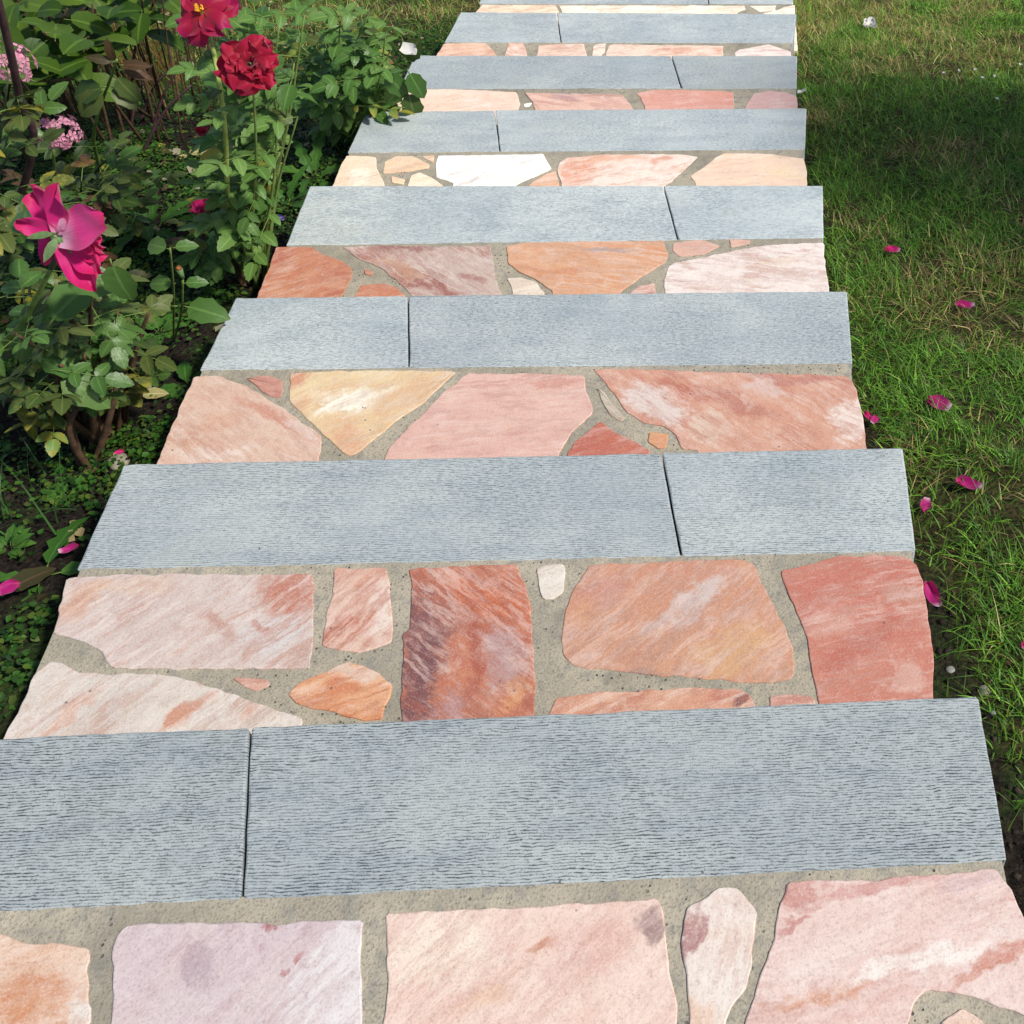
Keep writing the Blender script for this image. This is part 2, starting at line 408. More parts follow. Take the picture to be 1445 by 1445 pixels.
JOINT = {0: ((352, 1030), (341, 1272)), 1: ((933, 640), (962, 777)), 2: ((575, 420), (578, 515)), 3: ((936, 262), (957, 335)),
         4: ((698, 157), (706, 212)), 5: ((947, 80), (962, 124)), 6: ((785, 19), (792, 59)), 7: ((997, 0), (1000, 5))}
O = (235, 205, 190)
STONES = {
0: [([(-255, 1306), (-120, 1308), (0, 1316), (40, 1332), (66, 1333), (75, 1328), (90, 1330), (125, 1338), (127, 1352), (123, 1366), (127, 1386), (126, 1420), (128, 1445), 128, -300], ((228, 202, 186), (222, 176, 150), (214, 140, 98)), .2, [(40, 1415, 55, 34, 0, (206, 124, 74), .85), (100, 1440, 25, 25, 0, (225, 222, 222), .7)]),
    ([(163, 1322), (175, 1308), (200, 1303), (280, 1302), (345, 1303), (430, 1302), (505, 1300), (510, 1306), (509, 1370), (511, 1440), 514, 155, (160, 1445), (158, 1390), (160, 1340)], ((206, 184, 192), (214, 194, 196), (190, 160, 172)), .9, [(480, 1390, 60, 95, 0, (226, 220, 224), .85), (385, 1318, 6, 16, .6, (170, 70, 78), .85), (372, 1333, 9, 8, .3, (170, 70, 78), .8), (418, 1364, 6, 8, .0, (176, 84, 90), .8), (403, 1386, 6, 5, 0, (176, 84, 90), .8), (275, 1375, 18, 30, .2, (170, 146, 160), .6)]),
    ([(544, 1289), (640, 1284), (760, 1279), (860, 1272), (926, 1269), (935, 1280), (937, 1300), (945, 1360), (955, 1420), 965, 545, (548, 1400), (545, 1340)], ((234, 204, 192), (228, 190, 178), (218, 164, 146)), .8, [(925, 1300, 20, 26, 0, (140, 104, 106), .8), (775, 1328, 24, 8, 0, (196, 124, 92), .8), (620, 1345, 70, 45, 0, (238, 220, 204), .7), (840, 1345, 60, 50, .5, (218, 162, 154), .6), (690, 1410, 34, 20, .5, (226, 184, 156), .7)]),
    ([(970, 1277), (995, 1269), (1010, 1256), (1042, 1254), (1057, 1272), (1067, 1286), (1064, 1329), (1056, 1393), (1035, 1418), (1024, 1443), 1018, 972, (972, 1440), (968, 1380), (962, 1329), (967, 1285)], ((230, 216, 210), (224, 196, 182), (212, 160, 146)), 1.3, [(978, 1310, 13, 36, -.2, (164, 92, 96), .85), (975, 1440, 26, 30, 0, (222, 170, 140), .7)]),
    ([(1111, 1245), (1161, 1243), (1265, 1239), (1330, 1234), (1406, 1227), (1416, 1245), (1430, 1259), (1438, 1282), (1447, 1302), (1470, 1360), (1490, 1446), (1445, 1433), (1406, 1420), (1376, 1407), (1353, 1404), (1332, 1399), (1309, 1398), (1292, 1415), (1279, 1445), 1262, 1035, (1051, 1445), (1061, 1413), (1091, 1329), (1096, 1309), (1104, 1272)], ((230, 204, 198), (226, 190, 184), (214, 160, 150)), .25, [(1130, 1270, 34, 28, .5, (196, 118, 108), .8), (1230, 1255, 80, 10, .1, (200, 118, 112), .75), (1400, 1372, 90, 12, .25, (204, 118, 96), .85), (1165, 1396, 90, 16, .12, (212, 142, 108), .75), (1290, 1360, 90, 16, .1, (238, 230, 226), .8), (1120, 1312, 30, 5, .2, (190, 96, 90), .7), (1370, 1250, 50, 10, .1, (206, 176, 182), .7)]),
    ([(1326, 1445), (1356, 1421), (1369, 1426), (1388, 1443), 1402, 1306], (O, (228, 190, 170), (215, 150, 120)), .3, []),
    ([(1440, 1460), (1495, 1472), 1540, 1428], (O, (228, 190, 170), (215, 150, 120)), .3, [])],
1: [([(95, 816.5), (146, 811.5), (233, 810), (332, 810.5), (440, 810), (443.5, 826), (443.5, 860), (439, 943.5), (232.5, 944.5), (159.5, 941), (148, 933), (143.5, 919.5), (126, 909.5), (99.5, 899.5), (76.5, 894.5), (83, 858)], ((212, 194, 190), (204, 184, 180), (212, 168, 152)), .75, [(415, 835, 40, 30, -.3, (196, 108, 84), .95), (115, 845, 34, 20, .6, (224, 164, 124), .6), (390, 895, 50, 28, 0, (208, 202, 206), .8), (200, 825, 40, 14, .3, (222, 186, 160), .6), (310, 885, 14, 28, .9, (190, 130, 116), .6), (368, 880, 7, 20, .9, (184, 104, 88), .7)]),
    ([(71.5, 933), (86.5, 936), (109.5, 947.5), (146, 952), (169.5, 952), (199.5, 950), (232.5, 952.5), (276, 962.5), (332, 982.5), (398.5, 1004), (427, 1016), (427, 1027), 426, -8, (7, 1039), (30, 996), (50, 951)], ((218, 206, 200), (206, 194, 190), (214, 180, 164)), .85, [(95, 1010, 46, 9, .8, (214, 140, 106), .7), (262, 1005, 32, 12, .9, (208, 124, 88), .85), (350, 1010, 24, 10, .8, (216, 148, 116), .8), (180, 985, 50, 12, .8, (198, 192, 192), .6)]),
    ([(473, 803), (544.5, 802), (548, 816.5), (551, 846.5), (554.5, 883), (554, 906), (533, 914.5), (503, 921), (485, 919.5), (451.5, 913), (455, 896), (460, 873), (470, 836.5)], ((216, 158, 136), (226, 196, 182), (200, 112, 82)), .9, [(475, 885, 40, 9, .7, (194, 92, 62), .85), (535, 870, 18, 40, 0, (232, 218, 210), .8)]),
    ([(404.5, 981), (418.5, 966), (442, 956), (473, 939.5), (495, 934.5), (516, 941), (536, 953), (553, 966), (551, 982.5), (541, 999), (539.5, 1016), (509.5, 1016), (473, 1007.5), (446.5, 1002.5), (420, 994)], ((230, 172, 130), (222, 140, 92), (208, 110, 70)), .3, [(480, 975, 30, 14, .2, (214, 116, 64), .7), (500, 947, 34, 8, 0, (208, 184, 172), .8)]),
    ([(329, 957), (352, 956), (379, 960), (382, 968), (362, 975), (345.5, 969)], ((216, 160, 142), (220, 175, 160), (205, 130, 110)), .2, []),
    ([(576, 803), (652.5, 799), (729, 796), (739, 820), (749, 860), (752, 913), (755.5, 969), (756, 1010), 757, 566, (566, 1017.5), (565, 969), (571, 926), (568, 896), (579.5, 888), (579, 860), (579.5, 830)], ((204, 122, 92), (190, 104, 80), (172, 88, 70)), -.7, [(592, 930, 32, 120, .12, (112, 68, 78), .95), (625, 870, 34, 30, .3, (132, 84, 88), .7), (715, 930, 32, 50, .5, (184, 152, 156), .85), (690, 845, 70, 16, -.55, (216, 108, 62), .85), (640, 1000, 24, 30, 0, (180, 140, 150), .7), (735, 975, 18, 22, 0, (222, 150, 96), .8), (672, 920, 10, 60, .2, (178, 84, 66), .8)]),
    ([(756, 801.5), (772, 796.5), (795.5, 796), (799, 810), (795, 836.5), (780.5, 846), (767, 846), (762, 833)], ((226, 216, 206), (216, 202, 190), (200, 184, 174)), .5, []),
    ([(832, 797), (900, 794.5), (976, 791.5), (1043, 789), (1063, 796.5), (1072.5, 820), (1086, 843), (1099, 870), (1116, 909.5), (1121, 936), (1119, 956), (1092.5, 964), (1039.5, 962), (953, 954.5), (898.5, 951), (835.5, 944.5), (809, 939.5), (797, 926), (790.5, 903), (799, 860), (812, 826.5)], ((206, 136, 108), (212, 148, 112), (202, 158, 140)), .75, [(975, 855, 54, 12, .75, (206, 194, 194), .85), (925, 872, 40, 8, .75, (204, 186, 186), .7), (1040, 915, 56, 34, .4, (216, 164, 112), .7), (860, 830, 34, 22, .5, (200, 134, 122), .6), (905, 945, 26, 12, .5, (150, 118, 110), .6)]),
    ([(1101, 807), (1142.5, 798), (1182, 785), (1259, 784), (1282, 786.5), (1295, 800), (1302, 823), (1307, 860), (1313.5, 896), (1318, 929.5), (1317, 983), 1316, 1156, (1155, 990), (1146, 943), (1136, 896), (1119, 850)], ((206, 122, 102), (200, 108, 90), (212, 148, 132)), .2, [(1270, 835, 34, 16, .2, (202, 152, 134), .7), (1170, 880, 30, 22, .2, (216, 164, 150), .6), (1220, 905, 66, 14, .6, (190, 94, 78), .7), (1280, 960, 26, 20, .3, (220, 172, 160), .7)]),
    ([(772, 1007.5), (785.5, 986), (818.5, 979), (860, 977), (910, 974), (993, 971), (1046, 973), (1059, 982.5), (1066, 996), 1066, 770], ((222, 172, 146), (216, 150, 122), (206, 126, 100)), .4, [(1050, 984, 18, 12, 0, (128, 66, 70), .9), (1010, 980, 26, 10, 0, (200, 110, 90), .7)]),
    ([(1084, 982.5), (1106, 979), (1146, 984), (1149, 991), 1149, 1086], ((224, 186, 174), (218, 164, 150), (205, 130, 115)), .2, [])],
2: [([(275, 532), (312, 530.5), (322, 537), (349.5, 546), (384, 566), (414, 587), (454, 614.5), (454.5, 634.5), (450, 645.5), 448, 218, (223.5, 652), (240, 607), (257, 570)], ((222, 186, 168), (218, 172, 152), (210, 148, 126)), -.7, [(385, 590, 80, 8, -.62, (208, 132, 110), .8), (300, 640, 50, 8, 0, (234, 214, 206), .7), (300, 595, 40, 12, .2, (216, 156, 128), .5), (425, 605, 36, 10, -.6, (226, 206, 198), .6)]),
    ([(347, 533.5), (379, 530.5), (399, 538.5), (399, 550), (395.5, 562), (382, 560), (362, 547)], ((204, 134, 118), (212, 150, 134), (185, 100, 86)), -.4, []),
    ([(410.5, 527), (474, 523.5), (524, 523), (644.5, 524.5), (602, 565), (557, 597), (520, 626), (500, 643), (490, 644.5), (461.5, 618), (431.5, 589.5), (408, 566), (409, 545)], ((234, 204, 156), (226, 178, 130), (236, 216, 186)), .6, [(505, 565, 40, 18, .3, (250, 244, 232), .95), (425, 533, 20, 12, 0, (214, 120, 92), .8), (425, 575, 20, 16, 0, (222, 152, 104), .7), (488, 620, 22, 30, 0, (222, 146, 108), .7), (575, 560, 50, 14, .7, (222, 170, 132), .7)]),
    ([(659.5, 527.5), (732, 527.5), (781.5, 528), (824, 531), (826.5, 550), (836, 577), (835, 584.5), (814, 604.5), (799, 624.5), (789, 642), 785, 540, (545, 643), (550, 632), (575, 604.5), (592, 589.5), (619.5, 560), (644.5, 540)], ((224, 172, 162), (228, 182, 168), (214, 154, 144)), .1, [(790, 540, 40, 6, 0, (214, 134, 116), .6)]),
    ([(847, 594.5), (872, 612), (916, 635), 920, 803, (801.5, 639.5), (809, 627)], ((202, 104, 82), (196, 96, 78), (216, 132, 106)), .3, []),
    ([(837.5, 522), (892.5, 521), (951, 523), (1023.5, 525.5), (1110.5, 528), (1195, 530.5), (1203.5, 538), (1209.5, 558), (1217, 587), (1222.5, 632), 1222, 975, (985.5, 635), (962, 634), (953.5, 613), (936, 602), (907, 596), (884, 581), (869, 558), (849, 535)], ((218, 162, 140), (214, 148, 122), (206, 122, 100)), -.7, [(925, 570, 54, 26, -.6, (222, 208, 206), .9), (965, 550, 50, 8, -.5, (196, 108, 88), .9), (1040, 570, 60, 8, -.6, (184, 104, 90), .7), (1205, 590, 26, 34, -.6, (236, 218, 212), .9), (1120, 535, 70, 6, 0, (186, 104, 96), .7), (1080, 550, 40, 10, 0, (218, 190, 186), .7), (1000, 600, 26, 22, -.5, (222, 198, 182), .7)]),
    ([(842, 546.5), (852, 552), (866.5, 572.5), (882.5, 590), (875, 596), (860.5, 584), (849, 564)], ((202, 188, 168), (194, 180, 162), (180, 160, 140)), -.7, []),
    ([(916, 609), (943.5, 613), (940.5, 632), (930.5, 634), (913, 623.5)], ((226, 160, 112), (218, 140, 96), (230, 180, 140)), .2, [])],
3: [([(390, 349), (437.5, 349), (455.5, 359.5), (486, 370), (498, 382.5), (495.5, 393), (483, 416), 481, 360, (363, 419), (376.5, 384)], ((208, 122, 88), (216, 146, 112), (196, 100, 76)), .5, [(400, 362, 20, 14, 0, (192, 92, 70), .7), (470, 400, 24, 10, .3, (224, 168, 138), .6)]),
    ([(483, 349), (522.5, 347), (602, 348), (693, 348), (695, 366), (699, 396), (708.5, 417), 710, 585, (580.5, 416), (565, 402), (538, 378), (504.5, 365.5)], ((206, 180, 172), (198, 170, 164), (180, 124, 114)), -.7, [(600, 400, 70, 9, -.5, (160, 84, 76), .9), (570, 351, 44, 5, 0, (152, 82, 80), .85), (515, 358, 26, 6, -.4, (182, 112, 100), .8), (560, 380, 50, 8, -.6, (206, 150, 120), .7), (685, 355, 16, 9, 0, (178, 110, 98), .7), (665, 392, 20, 4, -.4, (166, 98, 92), .7)]),
    ([(504.5, 410), (510.5, 402), (541, 400.5), (559, 405), (571.5, 417), 575, 500], ((214, 130, 94), (206, 116, 84), (225, 160, 130)), .2, []),
    ([(513.5, 379.5), (526, 382.5), (526.5, 389.5), (515, 387.5)], ((212, 124, 96), (206, 116, 84), (225, 160, 130)), .2, []),
    ([(715, 347.5), (740, 343), (831.5, 341), (935, 340), (942.5, 359.5), (939.5, 370), (901.5, 393), (874, 414.5), 870, 790, (779.5, 411.5), (758, 396), (733, 384), (717.5, 373)], ((226, 162, 122), (222, 146, 102), (232, 184, 148)), -.2, [(855, 353, 46, 3, -.12, (164, 146, 150), .85), (800, 385, 60, 6, -.15, (214, 120, 72), .6)]),
    ([(716, 393), (736, 391.5), (757, 399), (769, 414.5), 770, 724, (723.5, 411)], ((236, 222, 206), (230, 206, 188), (222, 190, 170)), .2, []),
    ([(950, 343), (989.5, 338), (1015.5, 347.5), (993, 359.5), (959, 362.5), (948.5, 353.5)], ((230, 178, 158), (226, 166, 146), (236, 200, 186)), .2, []),
    ([(1029, 337.5), (1059, 339), (1058, 344.5), (1031, 350)], ((228, 172, 152), (226, 166, 146), (236, 200, 186)), .2, []),
    ([(942.5, 378), (953, 370), (999, 362.5), (1044.5, 352), (1090, 346), (1162, 343), (1163, 362.5), (1168, 393), (1169.5, 411), 1170, 935, (938, 413), (937, 396)], ((242, 228, 226), (236, 216, 212), (226, 190, 176)), -.15, [(1000, 404, 20, 5, 0, (222, 182, 172), .7), (1090, 370, 40, 5, .2, (230, 200, 178), .6)]),
    ([(889, 414), (901.5, 405), (922.5, 399), (926, 411), 925, 884], ((226, 178, 164), (222, 160, 140), (210, 130, 110)), .2, [])],
4: [([(487.5, 220), (530, 222), (532, 237), (540, 252), (543.5, 262), 545, 468, (470, 258.5), (477.5, 240)], ((240, 212, 184), (238, 198, 164), (244, 228, 206)), .4, [(512, 250, 20, 12, 0, (250, 236, 220), .8)]),
    ([(542, 228.5), (559.5, 221), (582, 220.5), (607, 232.5), (604.5, 238.5), (572, 242.5), (541, 245)], ((238, 198, 160), (232, 184, 146), (242, 214, 184)), .2, []),
    ([(594.5, 221), (613, 219.5), (611, 230)], ((238, 198, 160), (232, 184, 146), (242, 214, 184)), .2, []),
    ([(552, 248.5), (572, 253.5), (569.5, 261), (553.5, 258.5)], ((242, 208, 172), (236, 196, 160), (242, 214, 184)), .2, []),
    ([(579.5, 247.5), (592, 243.5), (609.5, 251), (624.5, 262), 630, 576], ((246, 228, 204), (240, 216, 188), (242, 214, 184)), .2, []),
    ([(618, 220), (766.5, 217.5), (779, 238.5), (751.5, 251), (728, 261), 724, 648, (639.5, 258.5), (614.5, 250), (614.5, 235)], ((252, 252, 250), (244, 242, 240), (232, 230, 228)), .5, []),
    ([(746.5, 261), (769, 246), (784, 241), (790, 261), 790, 740], ((236, 180, 146), (232, 170, 136), (240, 196, 166)), .2, []),
    ([(789, 230.5), (800.5, 223), (857, 218), (959, 218), (985, 221.5), (969.5, 235.5), (949, 256), (939, 261), 936, 793, (791.5, 261), (785.5, 241)], ((240, 218, 208), (236, 206, 194), (230, 170, 140)), .3, [(812, 240, 26, 24, 0, (228, 144, 108), .9), (860, 224, 60, 6, 0, (228, 158, 122), .8), (930, 225, 20, 5, 0, (216, 130, 100), .8)]),
    ([(1010.5, 223), (1023, 216.5), (1087, 217), (1134.5, 224), (1138.5, 243.5), (1139, 261), 1139, 990, (982, 260), (974.5, 248.5), (992.5, 237)], ((240, 204, 176), (236, 194, 168), (244, 220, 198)), .1, [(1110, 245, 24, 8, -.3, (240, 206, 160), .7)])],
5: [([(554, 130), (575, 127), (640, 126), (729, 130), (734, 146), (731, 154.5), 730, 545, (546.5, 156.5)], ((242, 210, 192), (236, 194, 172), (246, 222, 206)), .2, []),
    ([(739.5, 131), (787, 132), (862, 133), (879, 134), (888, 146), (894, 153.5), 896, 760, (754.5, 153.5), (751, 144)], ((228, 182, 166), (224, 170, 152), (200, 148, 144)), -.3, [(800, 138, 26, 5, -.4, (178, 132, 136), .8), (845, 135, 40, 3, 0, (176, 120, 116), .7)]),
    ([(739.5, 147), (751, 145), (747, 151), (739.5, 151)], ((248, 246, 240), (244, 240, 235), (236, 230, 224)), .2, []),
    ([(898.5, 132), (920, 127.5), (963, 127), (1035, 130), (1036, 153.5), 1036, 908, (909.5, 153.5), (904, 138.5)], ((224, 152, 136), (218, 140, 124), (232, 176, 160)), .15, []),
    ([(1055, 144), (1064, 132), (1087.5, 128.5), (1107, 130.5), (1124, 136), (1126, 146), (1124.5, 152.5), 1124, 1046, (1051, 152.5)], ((218, 168, 164), (212, 158, 156), (230, 190, 180)), .15, [])],
6: [([(627, 61.7), (669.5, 61), (685.5, 61), (696.5, 71.5), (700, 77), 702, 613, (617, 76)], ((238, 192, 162), (234, 178, 148), (216, 150, 130)), .2, []),
    ([(718, 61), (738, 61), (744, 76), 745, 711, (714.5, 70)], ((240, 216, 200), (232, 172, 146), (226, 140, 110)), -.8, []),
    ([(759.5, 64.5), (790, 62.5), (824, 62), (828, 76.6), 828, 756, (759, 73.5)], ((238, 206, 188), (234, 190, 170), (226, 176, 152)), .1, []),
    ([(838.5, 63.5), (855, 61), (853, 73.5), (849, 77), 848, 834, (836, 71.5)], ((238, 220, 206), (234, 206, 190), (226, 186, 166)), .1, []),
    ([(859, 65.5), (864, 63), (955, 64), (1021, 65), (1020, 75), 1018, 851, (855, 75)], ((240, 214, 196), (236, 200, 180), (226, 160, 132)), .1, [(1012, 69, 10, 5, 0, (222, 140, 110), .8), (960, 71, 30, 3, .1, (224, 146, 116), .7)]),
    ([(1037, 75), (1043, 70), (1084.5, 63), (1116, 73), (1116, 79), 1116, 1035], ((246, 228, 224), (242, 218, 212), (238, 206, 198)), .1, [])],
7: [([(681, 7), (784, 7.5), (789, 17.6), 790, 669, (672, 17)], ((250, 226, 198), (246, 214, 182), (240, 196, 160)), .1, []),
    ([(788, 8), (920, 8), (1051, 8), (1052, 13.5), (1040, 18), 1038, 793, (793, 17)], ((252, 242, 224), (250, 232, 208), (242, 206, 176)), .1, []),
    ([(1057, 8.6), (1095, 8), (1094, 15), (1071, 17)], ((252, 242, 228), (248, 232, 212), (242, 216, 190)), .1, []),
    ([(1078, 19), (1096, 14.5), (1110, 9), (1122, 7.2), (1121.5, 19.8), 1121, 1075], ((252, 242, 228), (248, 232, 212), (242, 216, 190)), .1, [])],
}
SPECIAL = {(1, 5): 'dark purple and orange flagstone', (4, 5): 'bright white flagstone', (1, 6): 'small white chip of stone in the mortar',
           (2, 3): 'plain pale pink flagstone', (2, 2): 'cream and yellow flagstone with a white patch', (2, 4): 'brick red triangular flagstone'}
TONE = [.76, .94, 1.02, 1.12, 1.08, .96, 1.06, 1.1, 1.0, 1.0]  # slab brightness per step: near shade and far sunlight painted into the colour

RE = {1: 1317, 2: 1222, 3: 1169, 4: 1139, 5: 1124.5, 6: 1116, 7: 1121}; LE = {1: 7, 2: 223, 3: 363, 4: 470, 5: 546, 6: 617, 7: 672}
def build_step(i):
    z = ZS[i]; nl, nr_, fl, fr = SLAB[i]
    xl_b = to_world(i, LE[i])[0] if i in LE else -1.12; xr_b = to_world(i, RE[i])[0] if i in RE else (.345 if i == 0 else .30)
    yb = back_y(i, -.4)
    # mortar bed: rough top between the stones, skirt to the ground, and a core under the edge slabs
    nxg, nyg = 60, 22; V = []; F = []
    for a in range(nxg + 1):
        for b in range(nyg + 1):
            u = a / nxg; v = b / nyg
            yf = nl[1] + (nr_[1] - nl[1]) * u + .004
            y = yb - .0 + (yf - yb) * v
            xl = xl_b + (nl[0] - xl_b) * v + .007; xr = xr_b + (nr_[0] - xr_b) * v - .006
            x = xl + (xr - xl) * u
            V.append([x, y, z - .0007])
    V = np.array(V); V[:, 2] += (vnoise(V[:, 0], V[:, 1], 12, 30 + i) - .5) * .0016 + (vnoise(V[:, 0], V[:, 1], 60, 50 + i, 2) - .5) * .0014
    g = np.arange((nxg + 1) * (nyg + 1)).reshape(nxg + 1, nyg + 1)
    for a in range(nxg):
        for b in range(nyg): F.append((g[a, b], g[a + 1, b], g[a + 1, b + 1], g[a, b + 1]))
    ring = list(g[:, 0]) + list(g[-1, 1:]) + list(g[-2::-1, -1]) + list(g[0, -2:0:-1])
    n0 = len(V); low = V[ring].copy(); low[:, 2] = z - .32; V = np.vstack([V, low])
    for j in range(len(ring)):
        j2 = (j + 1) % len(ring); F.append((ring[j2], ring[j], n0 + j, n0 + j2))
    c = np.array([[nl[0] + .008, nl[1] + .006], [nr_[0] - .008, nr_[1] + .006], [fr[0] - .008, fr[1] - .02], [fl[0] + .008, fl[1] - .02]])
    n1 = len(V); V = np.vstack([V, np.column_stack([c, np.full(4, z - .32)]), np.column_stack([c, np.full(4, z - .043)])])
    F += [(n1, n1 + 1, n1 + 5, n1 + 4), (n1 + 1, n1 + 2, n1 + 6, n1 + 5), (n1 + 2, n1 + 3, n1 + 7, n1 + 6), (n1 + 3, n1, n1 + 4, n1 + 7), (n1 + 4, n1 + 5, n1 + 6, n1 + 7)]
    F = [tuple(int(q) for q in f) for f in F]
    step = centred('step', V, F, [M_MORTAR], stair)
    # two slate slabs with an open joint
    if i in JOINT:
        jf = unz(*JOINT[i][0], z)[:2]; jn = unz(*JOINT[i][1], z)[:2]
    else:
        u = .35 if i % 2 else .62; jf = fl + (fr - fl) * u; jn = nl + (nr_ - nl) * u
    def on(a, b, p): t = (p[0] - a[0]) / (b[0] - a[0]); return np.array([p[0], a[1] + (b[1] - a[1]) * t])
    jf = on(fl, fr, jf); jn = on(nl, nr_, jn); hg = np.array([.0018, 0])
    for k, quad in enumerate(([nl, jn - hg, jf - hg, fl], [jn + hg, nr_, fr, jf + hg])):
        out, nr2 = ragged(quad, .02, .0003, 100 + i * 7 + k)
        V, F = block(out, nr2, z + (.0012 if k else 0), .04, .0028, 200 + i * 7 + k, jitter=.0002)
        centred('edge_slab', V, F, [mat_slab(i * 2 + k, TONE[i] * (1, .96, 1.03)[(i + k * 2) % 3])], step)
    # flagstones
    if i in STONES:
        lst = [([to_world(i, p) for p in s[0]],) + tuple(s[1:]) for s in STONES[i]]
    else:
        lst = []; x = xl_b; k = 0
        while x < xr_b - .1:
            wd = random.uniform(.2, .42); x2 = min(x + wd, xr_b)
            if xr_b - x2 < .12: x2 = xr_b
            lst.append(([np.array([x + .01, yb]), np.array([x2 - .012, yb]), np.array([x2 - .012 - .02, nl[1] - .02]), np.array([x + .02, nl[1] - .02])],
                        ((240, 212, 190), (234, 194, 166), (226, 170, 140)), .3, [])); x = x2; k += 1
    for k, (poly, cols, ang, pat) in enumerate(lst):
        seed = i * 31 + k * 3 + 1; r = np.random.default_rng(seed)
        size = np.ptp(np.array(poly), 0).max()
        out, nr2 = ragged(poly, .008 if i < 4 else .012, .0011 if size > .08 else .0007, seed)
        V, F = block(out, nr2, z + r.uniform(.0012, .0020), .03, .0016 if size > .08 else .0013, seed,
                     tilt=(r.uniform(-.0012, .0012), r.uniform(-.0012, .0012)))
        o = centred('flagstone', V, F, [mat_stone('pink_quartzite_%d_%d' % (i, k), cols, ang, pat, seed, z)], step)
        if (i, k) in SPECIAL: o['label'] = SPECIAL[(i, k)]
for i in range(10): build_step(i)

# ------------------------------------------------------------------ plant building blocks
def catmull(P, n=6):
    P = [np.array(p, float) for p in P]; P = [2 * P[0] - P[1]] + P + [2 * P[-1] - P[-2]]; out = []
    for k in range(1, len(P) - 2):
        a, b, c, d = P[k - 1:k + 3]
        for j in range(n):
            t = j / n
            out.append(.5 * ((2 * b) + (c - a) * t + (2 * a - 5 * b + 4 * c - d) * t * t + (3 * b - a - 3 * c + d) * t ** 3))
    out.append(P[-2]); return np.array(out)
def tube(P, r0, r1, sides=6):
    P = np.asarray(P, float); n = len(P); T = np.gradient(P, axis=0); T /= np.linalg.norm(T, axis=1)[:, None] + 1e-9
    ref = np.array([.37, .91, .13]); V = []; F = []
    for k in range(n):
        u = np.cross(T[k], ref); u /= np.linalg.norm(u) + 1e-9; v = np.cross(T[k], u); r = r0 + (r1 - r0) * k / max(1, n - 1)
        for s in range(sides):
            a = 2 * math.pi * s / sides; V.append(P[k] + r * (math.cos(a) * u + math.sin(a) * v))
    for k in range(n - 1):
        for s in range(sides):
            s2 = (s + 1) % sides; F.append((k * sides + s, k * sides + s2, (k + 1) * sides + s2, (k + 1) * sides + s))
    F.append(tuple(range(sides))[::-1]); F.append(tuple(range((n - 1) * sides, n * sides)))
    return np.array(V), F
def leaflet(L, W, base, d, up, nseg=5, fold=.25, droop=.25, serr=.05, cup=0):
    """one leaf blade from base along d; returns verts, faces"""
    d = np.array(d, float); d /= np.linalg.norm(d); up = np.array(up, float); s = np.cross(up, d); s /= np.linalg.norm(s) + 1e-9; up = np.cross(d, s)
    V = []; F = []
    for k in range(nseg + 1):
        t = k / nseg; wv = W * .5 * (max(0, math.sin(math.pi * min(1, t * .95 + .04) ** .82)) ** .72) * (1 + serr * (1 if k % 2 else -1))
        if k == nseg: wv = W * .01
        c = np.array(base) + d * L * t - up * L * droop * t * t
        V += [c - s * wv + up * wv * fold, c - up * .0, c + s * wv + up * wv * fold]
    for k in range(nseg):
        a = k * 3; F += [(a, a + 3, a + 4, a + 1), (a + 1, a + 4, a + 5, a + 2)]
    return V, F
def add_rib(me, V, RB):
    a = me.attributes.new('rib', 'FLOAT', 'POINT'); v = np.zeros(len(V)); v[RB] = 1; a.data.foreach_set('value', v)
def rose_leaf_mesh(name, n, mats, seed, Lf=.055):
    """compound leaf: stalk plus n leaflets, lying along +X, upper side +Z"""
    r = random.Random(seed); V = []; F = []; MI = []; RB = []
    tot = Lf * (1.1 + .62 * (n // 2))
    ax = [np.array([tot * t, 0, -.16 * tot * t * t + .02 * tot * math.sin(3 * t)]) for t in np.linspace(0, 1, 6)]
    tv, tf = tube(ax, .0016, .0008, 4); V += list(tv); F += tf; MI += [1] * len(tf)
    def add(pos, ang, s):
        o = len(V); d = (math.cos(ang), math.sin(ang), r.uniform(-.25, .1))
        v, f = leaflet(Lf * s, Lf * s * r.uniform(.58, .72), pos, d, (r.uniform(-.25, .25), r.uniform(-.25, .25), 1), 10, r.uniform(.10, .42), r.uniform(.05, .5), .07)
        RB.extend(range(o + 1, o + len(v), 3)); V.extend(v); F.extend([tuple(q + o for q in ff) for ff in f]); MI.extend([0] * len(f))
    add(ax[-1], r.uniform(-.15, .15), r.uniform(.95, 1.15))
    for k in range(n // 2):
        t = .86 - k * .36 if n > 3 else .72
        p = ax[0] + (ax[-1] - ax[0]) * t; p[2] = -.16 * tot * t * t
        for sg in (-1, 1): add(p, sg * r.uniform(.75, 1.15), r.uniform(.78, 1.0) * (1 - .12 * k))
    me = mesh(name, V, F, mats); me.polygons.foreach_set('material_index', MI); add_rib(me, V, RB)
    me.polygons.foreach_set('use_smooth', [True] * len(me.polygons)); return me
def simple_leaf_mesh(name, L, W, mats, seed, serr=.08, nseg=7, droop=.3, fold=.2):
    r = random.Random(seed); st = L * .18
    tv, tf = tube([(0, 0, 0), (st, 0, 0)], .0016, .0012, 4); V = list(tv); F = list(tf); MI = [1] * len(tf); o = len(V)
    v, f = leaflet(L, W, (st, 0, 0), (1, 0, r.uniform(-.1, .1)), (0, r.uniform(-.15, .15), 1), nseg, fold, droop, serr)
    RB = list(range(o + 1, o + len(v), 3)); V += v; F += [tuple(q + o for q in ff) for ff in f]; MI += [0] * len(f)
    me = mesh(name, V, F, mats); me.polygons.foreach_set('material_index', MI); add_rib(me, V, RB)
    me.polygons.foreach_set('use_smooth', [True] * len(me.polygons)); return me

